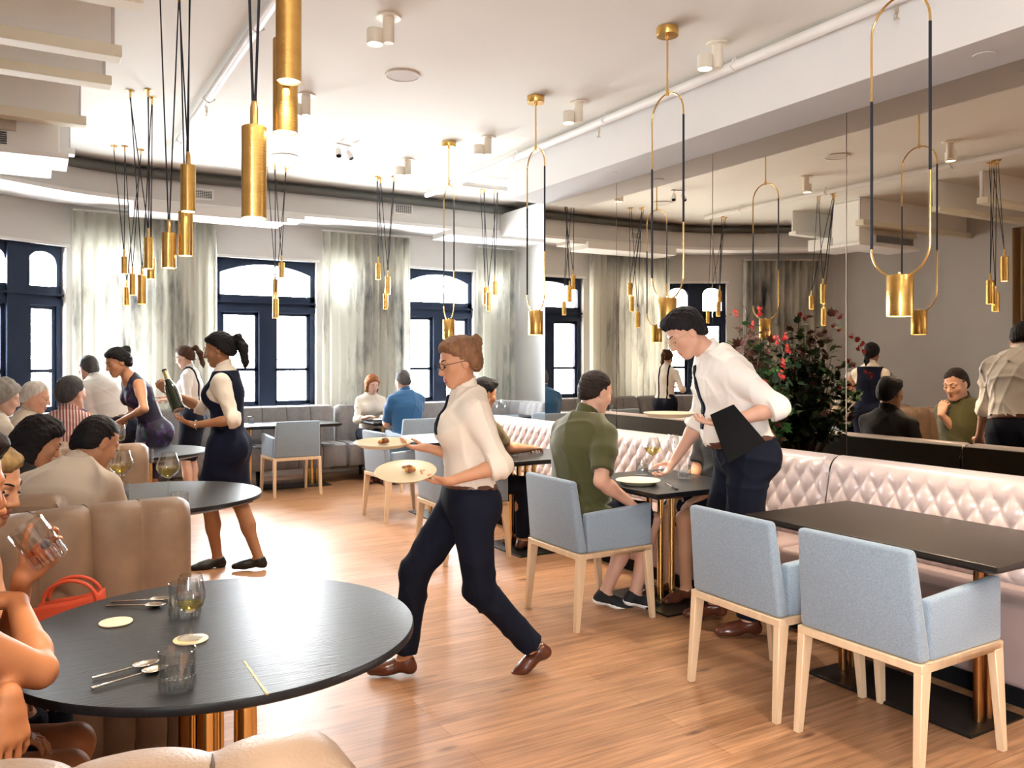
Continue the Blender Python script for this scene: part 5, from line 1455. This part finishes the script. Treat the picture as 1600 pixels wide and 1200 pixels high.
def food(pl, label, seed):
    rr = random.Random(seed); t = thing('food_portion', label, 'food', pl.location, 0)
    t.rotation_mode = 'QUATERNION'; t.rotation_quaternion = pl.rotation_quaternion
    cols = [mat('roast_brown', (.30,.10,.03), .5, var=.4, vscale=40), mat('amber_crisp', (.75,.34,.06), .5, var=.3, vscale=40), mat('dark_crust', (.22,.08,.025), .5)]
    for k, nm in enumerate(('roast','crisps','garnish')):
        mb = MB()
        for i in range(5 if k < 2 else 4):
            a = rr.uniform(0, 2*PI); d = rr.uniform(.0,.026); mb.ball((.015+d*math.cos(a), d*math.sin(a), .0175+.006*k+rr.uniform(0,.004)), (rr.uniform(.010,.018), rr.uniform(.008,.014), rr.uniform(.006,.010)), 6)
        mb.build(nm, cols[k], t, smooth=True)
tc = Vector((-ST,-CT,0))
pl1 = held_plate(at(634,742,3.68), 'cream plate with a roast morsel, held lower by the walking waitress', Vector((0,0,1))+tc*.24)
food(pl1, 'brown roast morsel on the lower carried plate', 4)
pl2 = held_plate(at(598,697,3.95), 'cream plate with an amber morsel, held higher by the walking waitress', Vector((0,0,1))+tc*.06)
food(pl2, 'amber crisp morsel on the higher carried plate', 9)

# --- waiter bending over the table
PW = at(1163,706,4.58)
P2 = person('man in white shirt and glasses bending to set a plate on the black table', PW, HL_+.06, 1.06, 'm', (.20,.46), side=.0, head=(.10,.62,0), neckfwd=.045,
    wl=at(1136,662,4.32), wr=at(1055,718,4.84), ehl=-SV(HL_)*.9+SV(HL_+PI/2)*.3+Vector((0,0,-.6)), ehr=Vector((0,0,-1))-SV(HL_)*.6,
    al=foot(1172,4.50,.09), ar=foot(1118,4.78,.09), tl=SV(HL_+.1), tr=SV(HL_+.1),
    hl=dict(d=SV(HL_-.1)+Vector((0,0,.03)), n=Vector((0,0,1)), curl=[.15,.25,.35,.4], thumb=.0, spread=.12), hr=dict(d=SV(HL_)*.55+Vector((0,0,-.8)), n=SV(HL_)+Vector((0,0,-.4)), curl=[.45,.5,.55,.6], thumb=.9),
    sk='fair', hair='black', style='short', glasses=mat('pale_horn', (.5,.4,.25), .3), fat=1.10, seed=11, belly=.01,
    top=dict(kind='shirt', m=M_SHIRTW, sleeve={'l':1.12,'r':1.18}, cuff=1, inf=.026, hem=.075, tie=.8), bottom=dict(kind='trousers', m=M_NAVY, inf=.024, waist=.09, belt=M_BELT, ankle=.068), res=.008, hres=.004, hnd=.004, ripple=.009)
t = thing('menu_folder', 'black menu folder tucked against the bending waiter\'s forearm', 'menu', at(1150,676,4.27), 0)
fx = SV(HL_+PI); fz = Vector((0,0,1)); a0 = at(1112,657,4.30)-t.location; 
def pxv(px, py, Z): return at(px, py, Z)-t.location
q = [pxv(1110,648,4.17), pxv(1137,724,4.17), pxv(1196,690,4.22), pxv(1146,632,4.20)]
n_ = (q[1]-q[0]).cross(q[3]-q[0]).normalized()
MB().hexa([v-n_*.006 for v in q], [v-n_*.002 for v in q]).build('cover', M_BLACK, t, bevel=.0015); MB().hexa([v+n_*.002 for v in q], [v+n_*.006 for v in q]).build('cover', M_BLACK, t, bevel=.0015)
MB().hexa([v*.97-n_*.002 for v in q], [v*.97+n_*.002 for v in q]).build('pages', M_CREAM, t)
hp_ = held_plate(at(1046,651,4.30), 'white plate balanced on the bending waiter\'s raised palm', Vector((0,0,1)), .135)
hp_['group'] = 'round cream stoneware plates'

# --- man in green shirt at the table
P3 = person('man in olive green shirt sitting in a blue-grey armchair, hand at his chin', Vector((2.85,4.07,.60)), .12, 1.04, 'm', (-.04,.15), head=(-.10,.30,0), neckfwd=.02,
    wr=at(985,786,4.78), wl=at(942,676,5.12), ehr=Vector((0,-.4,-1))-SV(.1)*.4, ehl=at(984,742,4.98)-Vector((3.02,4.20,1.06)),
    al=Vector((3.02,4.06,.09)), ar=Vector((3.17,3.96,.09)), tl=SV(-.5)+Vector((0,0,-.25)), tr=SV(-.45)+Vector((0,0,-.22)), khl=Vector((1,0,.6)), khr=Vector((1,0,.6)),
    hr=dict(curl=.5), hl=dict(d=Vector((-.3,-.1,1)), n=Vector((-1,0,0)), curl=.8),
    sk='fair', hair='dark', style='crop', fat=1.16, seed=5, top=dict(kind='polo', m=M_CROP, sleeve=.80, inf=.022, hem=-.06), bottom=dict(kind='shorts', m=M_NAVY, inf=.022),
    shoes=mat('black_canvas', (.012,.012,.014), .8), soles=M_WHITE, res=.009, hres=.0045, hnd=.0055, ripple=.009)

# --- waitress in waistcoat with the bottle
PV = at(356,694,5.95)
P4 = person('woman in navy waistcoat dress and cream shirt showing a champagne bottle', PV, HL_+.10, 1.0, 'f', (.02,.05), head=(.08,.22,0),
    wl=at(304,664,5.72), wr=at(262,612,6.02), ehl=Vector((0,0,-1))-SV(HL_)*.6+SV(HL_+PI/2)*.2, ehr=Vector((0,0,-1)),
    al=foot(340,5.98,.075), ar=foot(404,5.92,.085), tl=SV(HL_+.5), tr=SV(HL_+.2), khl=SV(HL_), khr=SV(HL_),
    hl=dict(d=SV(HL_)+Vector((0,0,.35)), n=Vector((0,0,1))+SV(HL_)*-.2, curl=.25, thumb=.1), hr=dict(d=SV(HL_+.2)*.7+Vector((0,0,.75)), n=SV(HL_-PI/2-.2), curl=.9, thumb=.8),
    sk='brown', hair='black', style='ponytail', seed=7, top=dict(kind='blouse', m=M_SHIRTC, sleeve=1.02, cuff=1, inf=.016, hem=.14, vest=1, vdepth=.15), bottom=dict(kind='skirt', m=M_NAVYV, inf=.026, len=1.0, waist=.12, flare=1.0),
    shoes=mat('black_flats', (.01,.01,.01), .4), res=.009, hres=.0045, hnd=.005)
wd_ = (P4['WL']-P4['EL']).normalized(); wu_ = wd_.orthogonal().normalized(); wv_ = wd_.cross(wu_); wc_ = P4['WL']-wd_*.012-P4['org']
MB().tube([wc_+(wu_*math.cos(a)+wv_*math.sin(a))*.029 for a in [2*PI*i/18 for i in range(18)]], .0055, 8, closed=True).build('wristwatch', M_STEEL, P4['root'], smooth=True)
def bottle(b0, b1, label):
    d = b1-b0; t = thing('champagne_bottle', label, 'bottle', b0)
    t.rotation_mode = 'QUATERNION'; t.rotation_quaternion = Vector((0,0,1)).rotation_difference(d.normalized())
    MB().lathe([(0,.006),(.036,0),(.044,.006),(.0445,.15),(.041,.18),(.028,.225),(.018,.26),(.0155,.30),(.0165,.302),(.0165,.312),(.0,.312)], 32, cap=False).build('body', mat('dark_green_glass', (.012,.022,.008), .08, coat=.6), t, smooth=True)
    MB().lathe([(.020,.252),(.0178,.30),(.0185,.325),(.012,.332),(0,.333)], 24, cap=False).build('foil', mat('gold_foil', (.75,.60,.30), .3, .9), t, smooth=True)
    MB().lathe([(.0187,.318),(.0165,.340),(0,.342)], 24, cap=False).build('cap', M_BLACK, t, smooth=True)
    return t
bottle(at(279,641,5.80), at(252,566,5.94), 'dark green champagne bottle with gold foil held by the waitress')

# --- woman in the dark floral dress
M_FLOR = floral_mat()
P5 = person('woman in dark purple floral sleeveless dress leaning over the third round table', at(240,672,7.30), HL_+.75, .98, 'f', (.30,.55), head=(.1,.35,0),
    wl=at(196,654,7.02), wr=at(190,657,7.12), ehl=SV(HL_+PI/2)*.6+Vector((0,0,-.6))-SV(HL_)*.5, ehr=-SV(HL_+PI/2)*.6+Vector((0,0,-.6)),
    hl=dict(curl=.8,thumb=.8), hr=dict(curl=.8,thumb=.8), sk='tan', hair='black', style='bun', seed=9,
    top=dict(kind='tank', m=M_FLOR, sleeve=0, inf=.012, hem=-.02, name='bodice'), bottom=dict(kind='skirt', m=M_FLOR, inf=.014, waist=.10), shoes=mat('black_flats', (.01,.01,.01), .4), res=.010, hres=.0055, hnd=.006)

# --- young waitress with suspenders
pY = Vector((1.50, 9.42, .88))
P6 = person('young woman with ponytail, white shirt and navy suspenders beside the far curtain', pY, HL_+.05, .965, 'f', (.02,.10), head=(.05,.35,0),
    wl=at(262,625,8.7), wr=at(258,622,8.9), sk='pale', hair='brown', style='ponytail', seed=12, hl=dict(curl=.5), hr=dict(curl=.5),
    top=dict(kind='blouse', m=M_SHIRTW, sleeve=1.9, inf=.016, hem=.06, straps=1), bottom=dict(kind='skirt', m=M_NAVY, inf=.012, waist=.13, len=1.05), shoes=mat('black_flats', (.01,.01,.01), .4), res=.012, hres=.006, hnd=.008)
# --- man in white shirt bending away
P7 = person('man in white shirt bending away behind the woman in the floral dress', at(186,668,8.1), HL_-.35, 1.03, 'm', (.42,.75), head=(-.2,.3,0), wl=at(135,648,8.2), wr=at(150,640,8.6),
    sk='fair', hair='pepper', style='crop', seed=15, top=dict(kind='shirt', m=M_SHIRTW, sleeve=1.2, inf=.024, hem=.07), bottom=dict(kind='trousers', m=M_NAVY, inf=.016, waist=.09, belt=M_BELT), res=.012, hres=.007, hnd=.009)

# --- guests in the third booth
SEAT = .565
def seated(label, x, y, hd, s=1.0, sex='m', lean=(.0,.12), head=(0,.2,0), wz=.80, reach=.42, **kw):
    p = Vector((x, y, SEAT-kw.pop('dz', 0))); f = SV(hd); l = Vector((-f.y, f.x, 0))
    kw.setdefault('wl', p+f*reach+l*.10+Vector((0,0,wz-SEAT))); kw.setdefault('wr', p+f*reach-l*.10+Vector((0,0,wz-SEAT)))
    kw.setdefault('al', p+f*.42+l*.10+Vector((0,0,.085-SEAT))); kw.setdefault('ar', p+f*.42-l*.10+Vector((0,0,.085-SEAT)))
    kw.setdefault('res', .012); kw.setdefault('hres', .0065); kw.setdefault('hnd', .009)
    return person(label, p, hd, s, sex, lean, head=head, **kw)
TR_ = dict(kind='trousers', m=M_NAVY, inf=.014, waist=.08)
seated('man in red and white striped shirt seated with his back to the viewer', .21, 6.68, 1.15, 1.02, 'm', (.0,.10), (-.35,.05,0), sk='fair', hair='pepper', style='crop', fat=1.1, seed=20,
       top=dict(kind='shirt', m=stripe_mat(), sleeve=1.5, inf=.020, hem=-.02), bottom=TR_)
seated('white-haired man facing right in the third booth', -.10, 7.37, -.05, .97, 'm', (.05,.22), (-.25,.25,0), sk='fair', hair='white', style='crop', seed=21, top=dict(kind='shirt', m=M_BEIGE, sleeve=1.6, inf=.018, hem=-.02), bottom=TR_)
seated('grey curly-haired woman at the left edge in the third booth', -.27, 6.96, .45, .98, 'f', (.02,.16), (-.3,.28,0), sk='pale', hair='grey', style='curly', seed=22, top=dict(kind='blouse', m=M_LACE, sleeve=1.5, inf=.018, hem=-.02), bottom=TR_)
seated('person in violet sleeveless top half hidden beyond the striped shirt', .30, 8.36, -1.75, .95, 'f', (.05,.15), (0,.3,0), sk='warm', hair='dark', style='bun', seed=23, top=dict(kind='tank', m=M_PURP, sleeve=0, inf=.012, hem=-.02), bottom=TR_)
# --- guests in the second booth
seated('man in beige shirt hunched with his back to the viewer at the second table', .06, 4.20, 1.0, 1.02, 'm', (.14,.66), (-.55,.48,0), reach=.48, neckfwd=.04, dz=.075, sk='tan', hair='black', style='crop', fat=1.08, seed=24,
       top=dict(kind='shirt', m=M_BEIGE, sleeve=1.75, inf=.024, hem=-.04), bottom=TR_, res=.009, hres=.0048, hnd=.007, ripple=.010)
seated('woman with long black hair bowed over the second table', -.20, 4.54, .55, .94, 'f', (.16,.55), (-.55,.52,0), dz=.04, sk='warm', hair='black', style='long', seed=25, top=dict(kind='tank', m=M_TEE, sleeve=.5, inf=.012, hem=-.02), bottom=TR_, res=.010, hres=.005, hnd=.008)
# --- guests in the nearest booth
PA = person('blonde woman seen in profile at the left edge beyond the tilted drink', Vector((-.35,3.04,SEAT-.05)), -.50, .98, 'f', (.22,.50), head=(-.05,.30,0), wl=Vector((.02,2.72,.62)), wr=Vector((-.04,2.62,.62)), al=Vector((.1,2.7,.085)), ar=Vector((.05,2.6,.085)),
    sk='warm', hair='blond', style='bun', seed=26, top=dict(kind='tank', m=M_TEE, sleeve=0, inf=.012, hem=-.02), bottom=TR_, res=.010, hres=.004, hnd=.008)
gl_c = at(56,857,1.95)
PB = person('woman in black top drinking from a tilted glass at the left edge', Vector((-.335,2.42,SEAT-.05)), -.12, .98, 'f', (.17,.32), head=(-.25,.05,0), wl=at(36,902,1.96), wr=Vector((-.08,2.26,.62)), ehl=Vector((0,.4,-1)), al=Vector((.0,2.45,.085)), ar=Vector((.0,2.30,.085)),
    hl=dict(d=at(70,868,1.99)-at(36,902,1.96), n=at(56,857,1.90)-at(80,872,2.0), curl=[.45,.5,.55,.6], thumb=.5), sk='bronze', hair='dark', style='bun', seed=27, top=dict(kind='tank', m=M_TEE, sleeve=0, inf=.012, hem=-.02), bottom=dict(kind='shorts', m=M_TEE, inf=.014), res=.009, hres=.0045, hnd=.004)
PC = person('person in navy short sleeves resting a bare bent elbow on the foreground table', Vector((-.33,2.01,SEAT)), .30, 1.02, 'f', (.14,.34), head=(.2,.2,0), wr=at(26,940,1.93), wl=at(14,1090,1.64), ehr=Vector((1,.3,-.9)), ehl=Vector((.3,.3,-.6)), al=Vector((-.02,2.05,.085)), ar=Vector((.02,1.88,.085)),
    hl=dict(d=at(22,1160,1.62)-at(14,1090,1.64), n=Vector((-.5,.6,-.2)), curl=[.2,.25,.3,.4], spread=.16), hr=dict(d=Vector((-.8,.5,.1)), n=Vector((0,0,-1)), curl=.8), sk='bronze', hair='dark', style='short', seed=28, fat=1.08,
    top=dict(kind='tank', m=M_NAVYV, sleeve=.36, inf=.014, hem=-.02), bottom=dict(kind='shorts', m=M_NAVY, inf=.014), res=.009, hres=.006, hnd=.0045)
# tilted tumbler with garnish
ax = (at(20,838,1.93)-at(88,880,1.98)).normalized()
tg = tumbler(at(82,876,1.97), 'tilted tumbler with a dark berry in an iced drink raised at the left edge', .042, .105, 0, 'tilted_tumbler')
tg.rotation_mode = 'QUATERNION'; tg.rotation_quaternion = Vector((0,0,1)).rotation_difference((ax+Vector((0,0,.55))).normalized())
MB().lathe([(0,.0155),(.0365,.0165),(.038,.045),(0,.045)], 28, cap=False).build('drink', thin_glass('pink_drink', (.95,.62,.48), .05, .4), tg, smooth=True)
MB().ball((.012,-.018,.046), .012, 8).build('berry', mat('dark_berry', (.02,.006,.012), .4), tg, smooth=True)
# --- guests along the right
seated('man in black tee on the tufted banquette opposite the olive shirt', 3.94, 4.0, PI, 1.0, 'm', (-.08,-.02), (.0,.15,0), sk='tan', hair='black', style='short', seed=30, wz=.64, reach=.30, top=dict(kind='polo', m=M_TEE, sleeve=.8, inf=.02, hem=-.03), bottom=dict(kind='shorts', m=M_NAVY, inf=.018))
seated('man in khaki shirt at the table behind the olive shirt, mostly hidden', 2.93, 5.70, 0.0, 1.0, 'm', (.05,.22), (.0,.25,0), sk='tan', hair='black', style='short', seed=31, reach=.50, top=dict(kind='polo', m=M_KHAKI, sleeve=.8, inf=.02, hem=-.03), bottom=TR_)
# --- the far couple
seated('woman in cream knit with headband facing the viewer on the far banquette', 3.74, 10.05, -PI/2-.15, .93, 'f', (.05,.12), (.25,.32,0), reach=.36, sk='pale', hair='auburn', style='bob', seed=32, top=dict(kind='blouse', m=M_LACE, sleeve=1.5, inf=.016, hem=-.02), bottom=TR_, hnd=None)
seated('man in blue polo with his back to the viewer at the small far table', 3.84, 9.06, PI/2+.16, 1.02, 'm', (.05,.14), (.05,.25,0), reach=.36, sk='fair', hair='pepper', style='crop', seed=33, fat=1.12, top=dict(kind='polo', m=M_TEAL, sleeve=.9, inf=.022, hem=-.06), bottom=TR_, hnd=None)

# ================================================================== light
w = bpy.data.worlds.new('bright_overcast_sky'); bpy.context.scene.world = w; w.use_nodes = True
bg = w.node_tree.nodes['Background']; bg.inputs[0].default_value = (.93,.97,1,1); bg.inputs[1].default_value = 55.0
def portal(seg, u0, u1):
    l = bpy.data.lights.new('window_portal', 'AREA'); l.shape = 'RECTANGLE'; l.size = u1-u0; l.size_y = ZT-ZS; l.cycles.is_portal = True
    o = bpy.data.objects.new('window_portal', l); C.objects.link(o)
    o.location = seg.p((u0+u1)/2, .28, (ZS+ZT)/2)
    n = Vector((-seg.n.x, -seg.n.y, 0)); o.rotation_euler = n.to_track_quat('-Z', 'Y').to_euler()
for h in winA: portal(SA, *h)
for h in winC: portal(SA, *h)
for h in winB: portal(SB, *h)
for h in winL: portal(SL_, *h)
for h in winK: portal(SK_, *h)
sc = bpy.context.scene
sc.view_settings.view_transform = 'Standard'; sc.view_settings.look = 'None'; sc.view_settings.gamma = 1
sc.view_settings.use_curve_mapping = False
sc.view_settings.exposure = .72
sc.cycles.use_denoising = True
sc.cycles.max_bounces = 9; sc.cycles.diffuse_bounces = 5; sc.cycles.glossy_bounces = 5; sc.cycles.transmission_bounces = 8; sc.cycles.transparent_max_bounces = 24
sc.cycles.caustics_reflective = False; sc.cycles.caustics_refractive = False; sc.cycles.sample_clamp_indirect = 6
